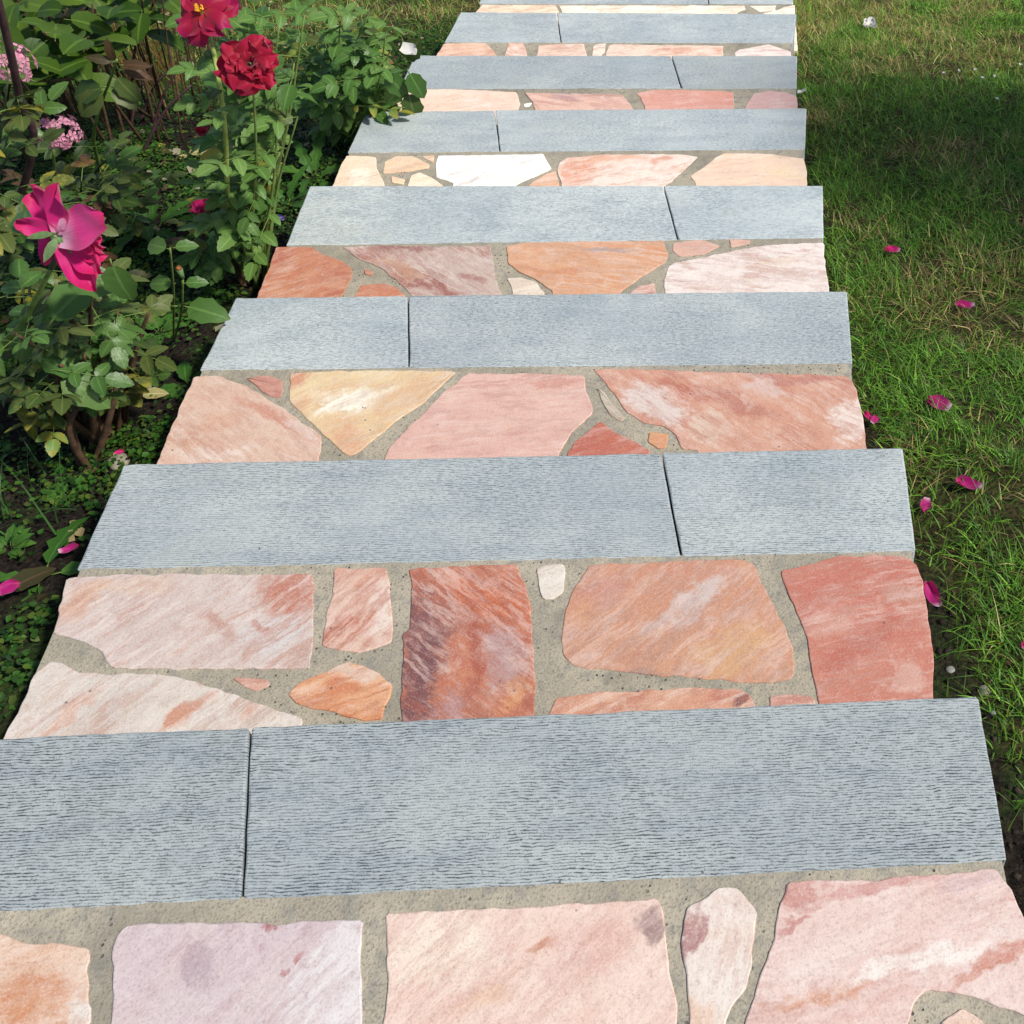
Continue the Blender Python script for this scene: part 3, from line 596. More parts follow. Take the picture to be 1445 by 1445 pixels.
M_STEMG = mat_simple('green_stem', (.13, .20, .045), .5, .3, 40)
M_STEMB = mat_simple('brown_cane', (.085, .048, .026), .8, .4, 60)
M_STEMP = mat_simple('purple_brown_cane', (.060, .030, .034), .6, .35, 60)
M_STEMD = mat_simple('dark_green_cane', (.045, .060, .030), .6, .35, 50)
M_RL = mat_leaf('rose_leaf', (.070, .170, .030), (.165, .275, .068))
M_RL2 = mat_leaf('rose_leaf_bluish', (.052, .128, .024), (.105, .185, .045), .34, .24)
M_RLD = mat_leaf('rose_leaf_dark', (.046, .088, .018), (.110, .135, .034), .42, .24)
M_RLB = mat_leaf('rose_leaf_bronze', (.050, .048, .018), (.115, .050, .024), .4, .25)
M_RLY = mat_leaf('rose_leaf_yellowing', (.20, .20, .02), (.30, .24, .03), .5, .3, (.12, .09, .02))
M_HYD = mat_leaf('hydrangea_leaf', (.030, .080, .008), (.115, .190, .018), .42, .35)
M_DAN = mat_leaf('weed_leaf', (.040, .120, .015), (.080, .190, .028), .45, .3)
LEAVES = {}
for key, m in (('rl', M_RL), ('r2', M_RL2), ('rd', M_RLD), ('rb', M_RLB), ('ry', M_RLY)):
    LEAVES[key] = [rose_leaf_mesh('leaf_' + key, n, [m, M_STEMG], 40 + j, .052 + .004 * (j % 3)) for j, n in enumerate((5, 5, 7, 3, 5, 3))]
LEAVES['hy'] = [simple_leaf_mesh('leaf_hy', .115 + .012 * j, .08 + .008 * j, [M_HYD, M_STEMG], j, .05, 8) for j in range(3)]
LEAVES['rs'] = [simple_leaf_mesh('leaf_rs', .055 + .006 * j, .038 + .004 * j, [(M_RL, M_RL2, M_RLD)[j], M_STEMG], j, .09, 6) for j in range(3)]
LEAVES['sb'] = [simple_leaf_mesh('leaf_sb', .05, .022 + .006 * j, [M_RLB, M_STEMG], j, .08, 6) for j in range(2)]
LEAVES['dn'] = [simple_leaf_mesh('leaf_dn', .16 + .02 * j, .042, [M_DAN, M_STEMG], j + 5, .30, 9, .5, .35) for j in range(3)]
LEAVES['wd'] = [simple_leaf_mesh('leaf_wd', .085, .045, [M_DAN, M_STEMG], j + 9, .10, 7, .35, .3) for j in range(2)]

def put_leaf(parent, key, pos, d, up, s=1.0, j=None, name='leaf'):
    d = Vector(d).normalized(); up = Vector(up); y = up.cross(d)
    if y.length < 1e-4: y = Vector((0, 1, 0)).cross(d)
    y.normalize(); zz = d.cross(y)
    me_ = random.choice(LEAVES[key]) if j is None else LEAVES[key][j % len(LEAVES[key])]
    o = bpy.data.objects.new(name, me_); COL.objects.link(o); o.parent = parent
    l = Vector(pos) - parent_world(parent)
    o.matrix_local = Matrix(((d.x * s, y.x * s, zz.x * s, l.x), (d.y * s, y.y * s, zz.y * s, l.y), (d.z * s, y.z * s, zz.z * s, l.z), (0, 0, 0, 1)))
    return o

def cane(parent, P, r0, r1, m, name='cane', n=6):
    Q = catmull(P, n); V, F = tube(Q, r0, r1, 6); centred(name, V, F, [m], parent, True); return Q

def leafy(parent, Q, keys, t0, t1, count, size=1.0, out=.55, rnd=random, xmax=-1.17):
    """leaves set spirally along the cane Q"""
    n = len(Q); a = rnd.uniform(0, 6.28)
    for k in range(count):
        t = t0 + (t1 - t0) * (k + rnd.uniform(-.3, .3)) / max(1, count - 1); t = min(1, max(0, t))
        f = t * (n - 1); i = min(n - 2, int(f)); p = Q[i] + (Q[i + 1] - Q[i]) * (f - i)
        a += 2.4 + rnd.uniform(-.4, .4)
        d = np.array([math.cos(a) * out, math.sin(a) * out, rnd.uniform(-.25, .45)])
        if p[0] + d[0] / np.linalg.norm(d) * .14 * size > xmax: d[0] = -abs(d[0])
        up = np.array([rnd.uniform(-.35, .35) + .12, rnd.uniform(-.55, .2), 1.0])
        put_leaf(parent, rnd.choice(keys), p, d, up, size * rnd.uniform(.75, 1.15))

# petals ---------------------------------------------------------------
def petal_mesh(L, W, cup=.25, roll=.3, ruff=.06, seed=0, mat=None, nl=11, nw=11, narrow=.25):
    """petal along +X from the origin, upper face +Z"""
    r = np.random.default_rng(seed); V = []; F = []; UVs = []
    ph = r.uniform(0, 6.28)
    for i in range(nl):
        t = i / (nl - 1)
        hw = W * .5 * (narrow * (1 - t) + (1 - narrow * (1 - t)) * math.sin(math.pi * min(1, (t * .78 + .04))) ** .75)
        for j in range(nw):
            s = j / (nw - 1) * 2 - 1
            lt = t * L * (1 - .16 * s * s * t)
            z = cup * W * (s * s) * .6 * (.3 + t) + roll * L * (t ** 3) * .35 * -1 + cup * L * math.sin(t * math.pi) * .25 * -1
            z += ruff * L * t * t * (math.sin(s * 5 + ph + t * 2) + .45 * math.sin(s * 11 + ph * 2 + t * 5)) + .02 * L * math.sin(t * 9 + s * 3 + ph)
            V.append((lt, s * hw, z)); UVs.append((j / (nw - 1), t))
    for i in range(nl - 1):
        for j in range(nw - 1):
            a = i * nw + j; F.append((a, a + nw, a + nw + 1, a + 1))
    me_ = mesh('petal', V, F, [mat] if mat else [], True)
    uv = me_.uv_layers.new(name='UVMap')
    for lp in me_.loops: uv.data[lp.index].uv = UVs[lp.vertex_index]
    return me_
def put(parent, name, me_, pos, d, up, s=1.0):
    d = Vector(d).normalized(); y = Vector(up).cross(d); y.normalize(); zz = d.cross(y)
    o = bpy.data.objects.new(name, me_); COL.objects.link(o)
    l = Vector(pos)
    if parent is not None: o.parent = parent; l = l - parent_world(parent)
    o.matrix_local = Matrix(((d.x * s, y.x * s, zz.x * s, l.x), (d.y * s, y.y * s, zz.y * s, l.y), (d.z * s, y.z * s, zz.z * s, l.z), (0, 0, 0, 1)))
    return o
M_PINK = mat_petal('magenta_petal', (.70, .016, .20), (.90, .48, .68), (.62, .010, .11), -.08, .26)
M_PINKL = mat_petal('pale_magenta_petal', (.80, .040, .27), (.95, .60, .78), (.70, .02, .15), -.05, .42)
M_FALL = mat_petal('fallen_magenta_petal', (.52, .012, .20), (.85, .6, .75), (.50, .010, .13), -.05, .24)
M_RED = mat_petal('crimson_petal', (.42, .005, .032), (.22, .003, .03), (.50, .008, .065), .0, .6)
M_MAG = mat_petal('wine_red_petal', (.42, .006, .050), (.46, .02, .03), (.42, .007, .115), .0, .4)
M_YEL = mat_simple('yellow_stamen', (.75, .42, .03), .6, .3, 80)
M_SEPAL = mat_simple('green_sepal', (.10, .17, .06), .55, .3, 60)
M_WHITE = mat_petal('white_petal', (.82, .80, .76), (.85, .82, .70), (.84, .82, .80))

def sepal_cup(parent, c, d, s=1.0):
    """green calyx: swollen hip with five pointed sepals"""
    c = np.array(c, float); d = np.array(d, float); d /= np.linalg.norm(d)
    V, F = tube([c - d * .022 * s, c - d * .012 * s, c - d * .002 * s], .004 * s, .0085 * s, 8); V = list(V); F = list(F)
    u = np.cross(d, [.3, .5, .8]); u /= np.linalg.norm(u); v = np.cross(d, u)
    for k in range(5):
        a = k * 1.2566; q = math.cos(a) * u + math.sin(a) * v; o = len(V)
        lv, lf = leaflet(.03 * s, .011 * s, c + q * .006 * s, q * .8 - d * .35, d, 4, .1, .2, 0)
        V += lv; F += [tuple(x + o for x in f) for f in lf]
    return centred('calyx', V, F, [M_SEPAL], parent, True)

# ------------------------------------------------------------------ rose bushes
def P3(px, py, y): return uny(px, py, y)
GRP = 'rose bushes in the flower bed'

def bush(name, base_px, label, cat='rose bush', group=GRP):
    b = gpt(*base_px); return empty(name, b, label, cat, group), b

# B1: bush with the red blooms, beside the fourth step
b1, g1 = bush('rose_bush', (350, 398), 'rose bush with two open red blooms and a long pale green stem', )
r1 = random.Random(3)
def grow(root, g, tips, keys, r0=.005, m=M_STEMG, leaves=14, size=1.0, t0=.3, rnd=r1, spread=.04, xmax=-1.17, name='cane'):
    out = []
    for k, (px, py, y) in enumerate(tips):
        tip = P3(px, py, y); base = np.array(g) + np.array([rnd.uniform(-spread, spread), rnd.uniform(-spread, spread), -.02])
        mid = base * .5 + tip * .5 + np.array([rnd.uniform(-.05, .05), rnd.uniform(-.05, .05), .05])
        Q = cane(root, [base, mid, tip], r0, r0 * .4, m, name)
        if leaves: leafy(root, Q, keys, t0, 1.0, leaves if isinstance(leaves, int) else leaves[k], size, rnd=rnd, xmax=xmax)
        out.append(Q)
    return out
# the long bare stem that carries the upper bloom
M_STEML = mat_simple('pale_green_stem', (.27, .34, .075), .5, .25, 40)
Qs = cane(b1, [gpt(325, 345) + np.array([0, 0, -.02]), P3(322, 300, 2.40), P3(318, 190, 2.30), P3(308, 110, 2.32), P3(299, 62, 2.38), P3(292, 40, 2.45)], .0068, .0045, M_STEML, 'stem')
leafy(b1, Qs, ['rs'], .35, .80, 7, .75, rnd=r1)
grow(b1, g1, [(372, 60, 2.45), (356, 98, 2.25), (395, 30, 2.5), (415, 90, 2.45), (430, 20, 2.5), (420, 165, 2.45), (392, 170, 2.4), (395, 215, 2.4),
              (378, 240, 2.42), (405, 120, 2.6), (380, 10, 2.7), (370, 265, 2.42), (345, 10, 2.8)],
     ['rl', 'rl', 'rl', 'r2', 'rs'], .005, M_STEMG, 11, .92, .26)
grow(b1, g1, [(392, 330, 2.45), (360, 305, 2.42), (345, 300, 2.45), (300, 315, 2.5)], ['rd', 'rs', 'rs'], .007, M_STEMD, [1, 3, 4, 4], .60, .6)
grow(b1, g1, [(288, 330, 2.5), (285, 345, 2.52)], ['rd'], .012, M_STEMB, 0)
# B2: bush whose foliage leans over the sixth step
b2, g2 = bush('rose_bush', (478, 205), 'rose bush with glossy leaves leaning over the edge of the far steps')
r2 = random.Random(5)
grow(b2, g2, [(552, 70, 3.35), (540, 95, 3.3), (560, 120, 3.38), (545, 45, 3.4), (520, 20, 3.45), (500, 70, 3.3), (480, 30, 3.4), (530, 100, 3.25),
              (470, 110, 3.3), (455, 50, 3.5), (505, 130, 3.3), (440, 10, 3.6), (490, 150, 3.3), (555, 8, 3.7), (420, 60, 3.6)],
     ['rl', 'rl', 'r2', 'rs'], .005, M_STEMG, 9, 1.0, .35, r2, xmax=-1.06)
for px, py, dx, dz in ((574, 126, .15, -1), (566, 116, -.5, -.7), (574, 98, .35, -.7), (568, 84, .4, .5), (520, 135, .1, -1), (541, 100, .5, -.6)):
    p = P3(px, py, 3.35); put_leaf(b2, 'rs', p, (dx, -.25, dz), (.25, -.9, .35), 1.5)
# B3: bush with the large magenta bloom, front left
b3, g3 = bush('rose_bush', (135, 610), 'rose bush with brown woody base and one large drooping magenta bloom')
r3 = random.Random(8)
FC = P3(86, 372, 1.62)
Qf = cane(b3, [P3(-60, 560, 1.75), P3(-10, 505, 1.70), P3(35, 450, 1.66), FC + np.array([-.02, .0, -.01])], .0065, .004, M_STEMG, 'stem')
leafy(b3, Qf, ['rd', 'r2'], .1, .7, 6, .8, rnd=r3)
grow(b3, g3, [(128, 410, 1.75), (108, 500, 1.7), (165, 440, 1.82), (60, 520, 1.65), (70, 420, 1.75), (20, 470, 1.6), (210, 440, 1.85), (175, 520, 1.85)],
     ['rd', 'r2', 'rd', 'rl'], .0085, M_STEMB, [7, 6, 8, 8, 9, 10, 7, 6], .80, .5, r3, .05)
grow(b3, g3, [(30, 560, 1.7), (90, 545, 1.75), (150, 545, 1.85), (0, 530, 1.7), (190, 490, 1.9), (120, 455, 1.85), (50, 480, 1.8)], ['rd', 'r2', 'rl', 'rd'], .006, M_STEMB, 4, .66, .6, r3, .06)
grow(b3, g3 + np.array([.02, -.10, 0]), [(118, 500, 1.68), (150, 480, 1.72), (85, 515, 1.66), (165, 530, 1.75), (60, 560, 1.62), (138, 535, 1.68)], ['rd'], .009, M_STEMB, 0, 1, .5, r3, .05)
grow(b3, g3, [(130, 480, 1.85), (150, 500, 1.9), (95, 500, 1.85), (60, 560, 1.85), (25, 540, 1.75)], ['rd'], .013, M_STEMB, 0, 1, .5, r3, .07)
for px, py, s_, key, d, u in ((66, 462, 1.7, 'rs', (.4, .55, .35), (.1, -.8, .9)), (40, 505, 1.5, 'rs', (.5, .1, -.2), (.1, -.5, 1)), (78, 525, 1.6, 'rs', (.7, -.2, -.5), (.3, -.5, 1)),
                              (82, 400, 1.5, 'rs', (.8, .2, -.1), (0, -.6, 1)), (155, 365, 1.3, 'rs', (.1, -.3, -.8), (0, -.9, .3)), (45, 335, 1.3, 'rs', (-.2, .3, .1), (0, -.5, 1)),
                              (50, 545, 1.1, 'ry', (-.3, -.1, -.6), (0, -.8, .5))):
    put_leaf(b3, key, P3(px, py, 1.66), d, u, s_, 1 if key == 'rs' else 5)
# B4: bronze-leaved young shoots in the middle of the bed
b4, g4 = bush('rose_bush', (125, 335), 'young rose bush with bronze tipped shoots and dark dull leaves')
r4 = random.Random(12)
Qa = cane(b4, [g4, P3(140, 250, 2.72), P3(132, 195, 2.62), P3(142, 150, 2.55), P3(158, 105, 2.5), P3(165, 84, 2.48)], .0055, .0028, M_STEMG, 'stem')
for px, py, dx, dz, key in ((163, 88, -.8, .3, 'sb'), (163, 90, 0, 1, 'sb'), (168, 92, .8, .1, 'sb'), (168, 98, .8, -.3, 'sb'), (160, 105, .7, -.7, 'rs'), (155, 120, .9, -.8, 'rs'), (150, 122, -.8, -.3, 'rs'), (148, 125, -.9, -.9, 'rs')):
    put_leaf(b4, key, P3(px, py, 2.5), (dx, random.uniform(-.5, .2), dz + random.uniform(-.2, .2)), (random.uniform(-.4, .5), -.8, random.uniform(.3, 1)), random.uniform(.9, 1.25), 0 if key == 'sb' else 2)
grow(b4, g4, [(115, 255, 2.45), (90, 280, 2.4), (140, 262, 2.5), (178, 205, 2.6), (50, 262, 2.4), (125, 285, 2.4), (45, 295, 2.35), (95, 305, 2.3)],
     ['rd', 'rd', 'r2', 'rd', 'rb'], .005, M_STEMD, [6, 7, 6, 4, 8, 7, 8, 7], .85, .45, r4)
grow(b4, g4, [(160, 300, 2.6), (185, 320, 2.6), (70, 320, 2.5), (110, 325, 2.55), (200, 270, 2.75)], ['rd', 'rd', 'rs', 'r2'], .004, M_STEMD, 6, .7, .4, r4)
Qb = cane(b4, [P3(82, 300, 2.4), P3(78, 255, 2.35), P3(75, 212, 2.3)], .004, .003, M_STEMG, 'stem')
# B5: left edge bush with the purple-brown cane
b5, g5 = bush('rose_bush', (-30, 440), 'rose bush at the far left with a thick purple brown cane')
r5 = random.Random(15)
cane(b5, [g5, P3(44, 225, 2.2), P3(30, 150, 2.15), P3(15, 75, 2.1), P3(-8, -20, 2.05)], .009, .007, M_STEMP, 'cane')
grow(b5, g5, [(12, 105, 2.1), (30, 125, 2.15), (-10, 160, 2.0), (15, 215, 2.1), (25, 265, 2.1), (5, 310, 2.0), (-20, 250, 2.0), (30, 385, 2.0), (5, 360, 1.95), (10, 420, 1.9)],
     ['rd', 'rd', 'rb', 'r2', 'rd', 'ry'], .005, M_STEMD, 6, .85, .45, r5)
# B6: small spent shoot near the fifth step
b6, g6 = bush('rose_bush', (245, 482), 'short rose shoot with a spent brown tipped bud near the grey slab')
r6 = random.Random(18)
Qc = cane(b6, [g6, P3(256, 440, 2.05), P3(258, 395, 2.0)], .003, .0025, M_STEMG, 'stem')
cane(b6, [g6, P3(245, 410, 2.05), P3(240, 350, 2.0)], .003, .002, M_STEMG, 'stem')
for px, py, dx, dy, s_, key in ((250, 432, -.9, 0, 1.25, 'rs'), (258, 432, .9, -.3, 1.45, 'rs'), (258, 400, .9, .1, .7, 'rs'), (248, 400, -.9, .0, .9, 'rs'), (240, 352, -.8, .3, 1.0, 'rs'), (243, 350, .8, .2, .7, 'rs')):
    put_leaf(b6, key, P3(px, py, 2.02), (dx, dy, .05), (.05, -.6, 1), s_, 1)
hp = P3(258, 392, 2.0)
V, F = tube([hp, hp + np.array([0, 0, .012]), hp + np.array([0, 0, .026])], .004, .0075, 8); hip = centred('hip', V, F, [M_SEPAL], b6, True)
V, F = tube([hp + np.array([0, 0, .026]), hp + np.array([0, 0, .032])], .007, .0045, 8); centred('dried_tip', V, F, [mat_simple('dried_tip', (.22, .08, .02), .8, .5, 90)], hip, True)

# blooms ---------------------------------------------------------------
fl1 = obj('bloom', None, b3); fl1.location = Vector(FC) - parent_world(b3)
tag(fl1, 'large magenta bloom seen from the side with drooping petals')
C0 = P3(84, 330, 1.60)
cane(b3, [FC + np.array([-.02, 0, -.01]), (FC + C0) / 2, C0], .005, .006, M_STEMD, 'stem')
pm = [petal_mesh(1, .50, .38, .30, .07, s, M_PINK, narrow=.3) for s in range(4)] + [petal_mesh(1, .72, .22, .45, .03, 9, M_PINKL, narrow=.5)]
for px, py, dy, wsc, k, up in (
        (70, 262, .02, 1.0, 0, (-.2, -1, .35)), (18, 314, .0, .95, 1, (-.1, -1, .5)), (36, 262, .07, .8, 3, (-.3, -1, .4)),
        (137, 312, -.03, 1.0, 4, (-.1, -.9, .9)), (146, 340, .03, .9, 2, (.3, -1, .3)), (143, 352, -.02, .9, 0, (.4, -1, .1)), (144, 368, -.03, .9, 3, (.4, -1, .1)),
        (131, 410, -.06, 1.0, 1, (.5, -1, -.1)), (112, 396, -.03, .9, 2, (.4, -.9, -.2)), (94, 388, .02, .85, 3, (-.3, -1, -.1)), (140, 386, -.045, .9, 0, (.4, -1, .1)), (84, 380, .05, .9, 1, (-.2, -.9, -.3))):
    tip = P3(px, py, 1.60 + dy); d = tip - C0; L = np.linalg.norm(d)
    o = put(fl1, 'petal', pm[k], C0, d, up, L)
sepal_cup(fl1, C0 + np.array([0, -.004, 0]), C0 - FC + np.array([.02, 0, .01]), 1.4)

def rosette(parent, c, axis_, R, mat, rings, seed, name='bloom', label=None):
    """open double rose: rings of petals round an axis"""
    r = random.Random(seed); c = np.array(c); ax = np.array(axis_, float); ax /= np.linalg.norm(ax)
    fl = obj(name, None, parent); fl.location = Vector(c) - parent_world(parent)
    if label: fl['label'] = label
    u = np.cross(ax, [.2, .9, .1]); u /= np.linalg.norm(u); v = np.cross(ax, u)
    pms = [petal_mesh(1, (1.2, 1.0, .85)[k], (.12, -.1, .2)[k], (.45, .7, .2)[k], .16, seed * 5 + k, mat, narrow=.42) for k in range(3)]
    for n, rr, lift in rings:
        a0 = r.uniform(0, 6)
        for k in range(n):
            a = a0 + 6.283 * k / n + r.uniform(-.2, .2); q = math.cos(a) * u + math.sin(a) * v
            d = q + ax * (lift + r.uniform(-.35, .35)); up = ax - q * lift + np.array([r.uniform(-.3, .3), r.uniform(-.3, .3), 0])
            put(fl, 'petal', r.choice(pms), c + q * .004, d, up, R * rr * r.uniform(.78, 1.2))
    return fl
F2 = P3(352, 90, 2.22)
rosette(b1, F2, (.1, -.62, .75), .060, M_RED, [(6, 1.05, -.12), (6, .85, .30), (5, .62, .9), (5, .42, 1.7)], 3, label='velvety red double bloom')
sepal_cup(b1, F2 + np.array([0, .02, -.02]), (.1, -.62, .75), 1.1)
F3 = P3(285, 18, 2.34)
f3 = rosette(b1, F3, (-.05, -.6, .8), .064, M_MAG, [(5, 1.05, -.12), (4, .85, .2)], 4, label='wine red open bloom with yellow stamens')
sv, sf = [], []
rr = random.Random(2)
for k in range(26):
    a = rr.uniform(0, 6.28); L = rr.uniform(.012, .024); q = np.array([math.cos(a) * .5, math.sin(a) * .4 - .5, .9]) + np.array([0, 0, rr.uniform(-.2, .3)])
    q /= np.linalg.norm(q); v_, f_ = tube([F3 + q * .002, F3 + q * L], .0006, .0016, 4); o_ = len(sv); sv += list(v_); sf += [tuple(x + o_ for x in f) for f in f_]
centred('stamens', sv, sf, [M_YEL], f3)
# red buds
def bud(parent, px, py, y, R, mat, seed, label):
    c = P3(px, py, y); f = rosette(parent, c, (.1, -.2, 1), R, mat, [(3, 1.0, 2.2), (3, .9, 3.0)], seed, 'bud', label); sepal_cup(f, c, (.1, -.2, 1), .8); return f
bud(b1, 290, 298, 2.42, .034, M_PINK, 6, 'bright pink half open bud'); bud(b1, 287, 190, 2.5, .022, M_RED, 7, 'small red bud')
gb = P3(75, 205, 2.3)
V, F = tube([gb, gb + np.array([0, 0, .012]), gb + np.array([0, 0, .03]), gb + np.array([0, 0, .04])], .005, .004, 8); V[8:24] += (V[8:24] - V[8:24].mean(0)) * [.8, .8, 0]
centred('bud', V, F, [M_SEPAL], b4, True)

# ------------------------------------------------------------------ hydrangea with faded pink heads, back left
hy = empty('hydrangea_shrub', gpt(95, 215), 'hydrangea shrub with broad green leaves and two faded pink flower heads', 'shrub')
gh = np.array(hy.location); rh = random.Random(21)
def htips(lst, n, keys=('hy',)):
    for k, (px, py, y) in enumerate(lst):
        tip = P3(px, py, y); base = gh + np.array([rh.uniform(-.25, .25), rh.uniform(-.15, .3), -.03])
        Q = cane(hy, [base, base * .55 + tip * .45 + np.array([0, 0, .08]), tip], .006, .003, M_STEMB, 'stem')
        leafy(hy, Q, list(keys), .62, 1.0, n, 1.0, rnd=rh)
htips([(20, 20, 3.2), (60, 45, 3.1), (95, 12, 3.3), (130, 5, 3.4), (165, 8, 3.4), (200, -5, 3.5), (40, 80, 2.95), (125, 52, 3.15), (10, 60, 3.0), (70, -20, 3.5), (150, -25, 3.7), (230, -20, 3.7), (50, 115, 2.9), (5, -15, 3.4)], 7)
M_HEAD = mat_attr('hydrangea_petal', .6, .3)
def flower_head(px, py, y, R, seed):
    c = P3(px, py, y); r = np.random.default_rng(seed); V = []; F = []; T = []
    for k in range(64):
        d = r.normal(0, 1, 3); d /= np.linalg.norm(d)
        if d[2] < -.45: continue
        p = c + d * R * r.uniform(.85, 1.05); u = np.cross(d, r.normal(0, 1, 3)); u /= np.linalg.norm(u); v = np.cross(d, u)
        col = np.array([.62, .25, .36]) * r.uniform(.7, 1.25) + r.uniform(0, .10) * np.array([1, .9, .8])
        for q in range(4):
            a = q * 1.5708; e = math.cos(a) * u + math.sin(a) * v; f = math.cos(a + 1.57) * u + math.sin(a + 1.57) * v; s = R * .26
            o = len(V); V += [p, p + e * s * .6 - f * s * .42 + d * s * .15, p + e * s * 1.05 + d * s * .02, p + e * s * .6 + f * s * .42 + d * s * .15]; F.append((o, o + 1, o + 2, o + 3))
            T += [col * .8, col, col * 1.15, col]
    o = centred('flower_head', V, F, [M_HEAD], hy)
    a = o.data.attributes.new('tint', 'FLOAT_COLOR', 'POINT'); a.data.foreach_set('color', np.column_stack([np.clip(np.array(T), 0, 1), np.ones(len(T))]).ravel())
    cane(hy, [gh, (gh + c) / 2 + np.array([0, 0, .05]), c], .005, .003, M_STEMB, 'stem')
flower_head(85, 188, 2.30, .043, 1); flower_head(12, 92, 2.30, .050, 2)

# bare twiggy shrub behind ------------------------------------------------
tw = empty('bare_twig_shrub', gpt(150, 200), 'thicket of bare brown upright twigs under the broad leaves', 'shrub'); gt = np.array(tw.location); rt = random.Random(31)
for k in range(90):
    bx = rt.uniform(-.48, .42); by = rt.uniform(-.10, .45); base = gt + np.array([bx, by, 0]); base[2] = float(ground_z(base[0], base[1])) - .03
    h = rt.uniform(.45, .9); top = base + np.array([rt.uniform(-.10, .10) + bx * .25, rt.uniform(-.05, .05), h])
    cane(tw, [base, (base + top) / 2 + np.array([rt.uniform(-.03, .03), 0, 0]), top], rt.uniform(.002, .006), .002, rt.choice([M_STEMB, M_STEMB, mat_simple('dry_stem', (.20, .13, .06), .8, .4, 60)] if k < 1 else [M_STEMB, M_STEMB, bpy.data.materials['dry_stem']]), 'twig', 4)
for (x0, y0, x1, y1) in ((195, 165, 240, 95), (210, 185, 262, 80), (180, 190, 215, 90), (200, 200, 270, 120)):
    a, b = gpt(x0, y0 + 20), P3(x1, y1, float(gpt(x0, y0 + 20)[1]) + .1); cane(tw, [a, (a + b) / 2 + np.array([0, 0, .03]), b], .006, .003, M_STEMP, 'twig')

def blades(name, roots, heights, leans, widths, cols, mat, segs=3, seed=0, curl=1.0):
    """grass blades as one mesh: arrays of root (n,3), height, lean direction, width and tint"""
    r = np.random.default_rng(seed); n = len(roots); lev = segs + 1
    az = leans[:, 0]; ln = leans[:, 1]
    dx, dy = np.cos(az), np.sin(az); sx, sy = -dy, dx
    tw_ = r.uniform(-.8, .8, n); wx, wy = sx * np.cos(tw_) + dx * np.sin(tw_), sy * np.cos(tw_) + dy * np.sin(tw_)
    V = np.empty((n, segs * 2 + 1, 3)); C = np.empty((n, segs * 2 + 1, 4)); C[..., 3] = 1
    for k in range(lev):
        t = k / segs; hz = heights * (t * np.cos(ln * .6) - curl * .35 * ln * t * t); ho = heights * (t * np.sin(ln * .6) + .55 * ln * t * t)
        c = roots + np.stack([dx * ho, dy * ho, np.maximum(hz, .002 * t)], -1); wd = widths * (1 - t ** 1.5) * .5
        shade = (.72 + .4 * t)
        if k < segs:
            V[:, 2 * k] = c - np.stack([wx * wd, wy * wd, 0 * wd], -1); V[:, 2 * k + 1] = c + np.stack([wx * wd, wy * wd, 0 * wd], -1)
            C[:, 2 * k, :3] = cols; C[:, 2 * k + 1, :3] = cols
        else: V[:, 2 * k] = c; C[:, 2 * k, :3] = cols
    per = segs * 2 + 1; base = (np.arange(n) * per)[:, None]
    tri = []
    for k in range(segs - 1): tri += [[2 * k, 2 * k + 1, 2 * k + 3], [2 * k, 2 * k + 3, 2 * k + 2]]
    tri.append([2 * segs - 2, 2 * segs - 1, 2 * segs]); tri = np.array(tri).ravel()
    I = (base + tri[None]).ravel(); me_ = bpy.data.meshes.new(name)
    me_.vertices.add(n * per); me_.vertices.foreach_set('co', V.ravel()); me_.loops.add(len(I)); me_.loops.foreach_set('vertex_index', I)
    me_.polygons.add(len(I) // 3); me_.polygons.foreach_set('loop_start', np.arange(0, len(I), 3)); me_.polygons.foreach_set('use_smooth', np.ones(len(I) // 3, bool))
    me_.update(); a = me_.attributes.new('tint', 'FLOAT_COLOR', 'POINT'); a.data.foreach_set('color', np.clip(C, 0, 1).ravel()); me_.materials.append(mat)
    return me_
M_BLADE = mat_attr('grass_blade', .5, .3)

# dry orange grass tuft ---------------------------------------------------
def tuft(px, py, n, h, cols, label, name, seed, spread=.05, wd=.003):
    g = gpt(px, py); r = np.random.default_rng(seed)
    roots = np.zeros((n, 3)); roots[:, :2] = r.normal(0, spread, (n, 2))
    c = np.array(cols)[r.integers(0, len(cols), n)] * r.uniform(.6, 1.3, (n, 1))
    me_ = blades(name, roots, r.uniform(.5, 1.1, n) * h, np.stack([r.uniform(0, 6.28, n), r.uniform(.05, .75, n)], -1), r.uniform(.6, 1.3, n) * wd, c, M_BLADE, 5, seed)
    o = obj(name, me_); o.location = Vector(g); return tag(o, label, 'grass')
tuft(212, 120, 170, .42, [(.28, .12, .035), (.20, .10, .03), (.30, .18, .06), (.10, .06, .02)], 'tuft of dry orange brown grass between the twigs and red bloom', 'dry_grass_tuft', 4, .07)
tuft(20, 745, 60, .20, [(.05, .14, .03), (.07, .17, .04)], 'tuft of long arching green grass in the lower left bed', 'grass_tuft', 5, .07, .0035)

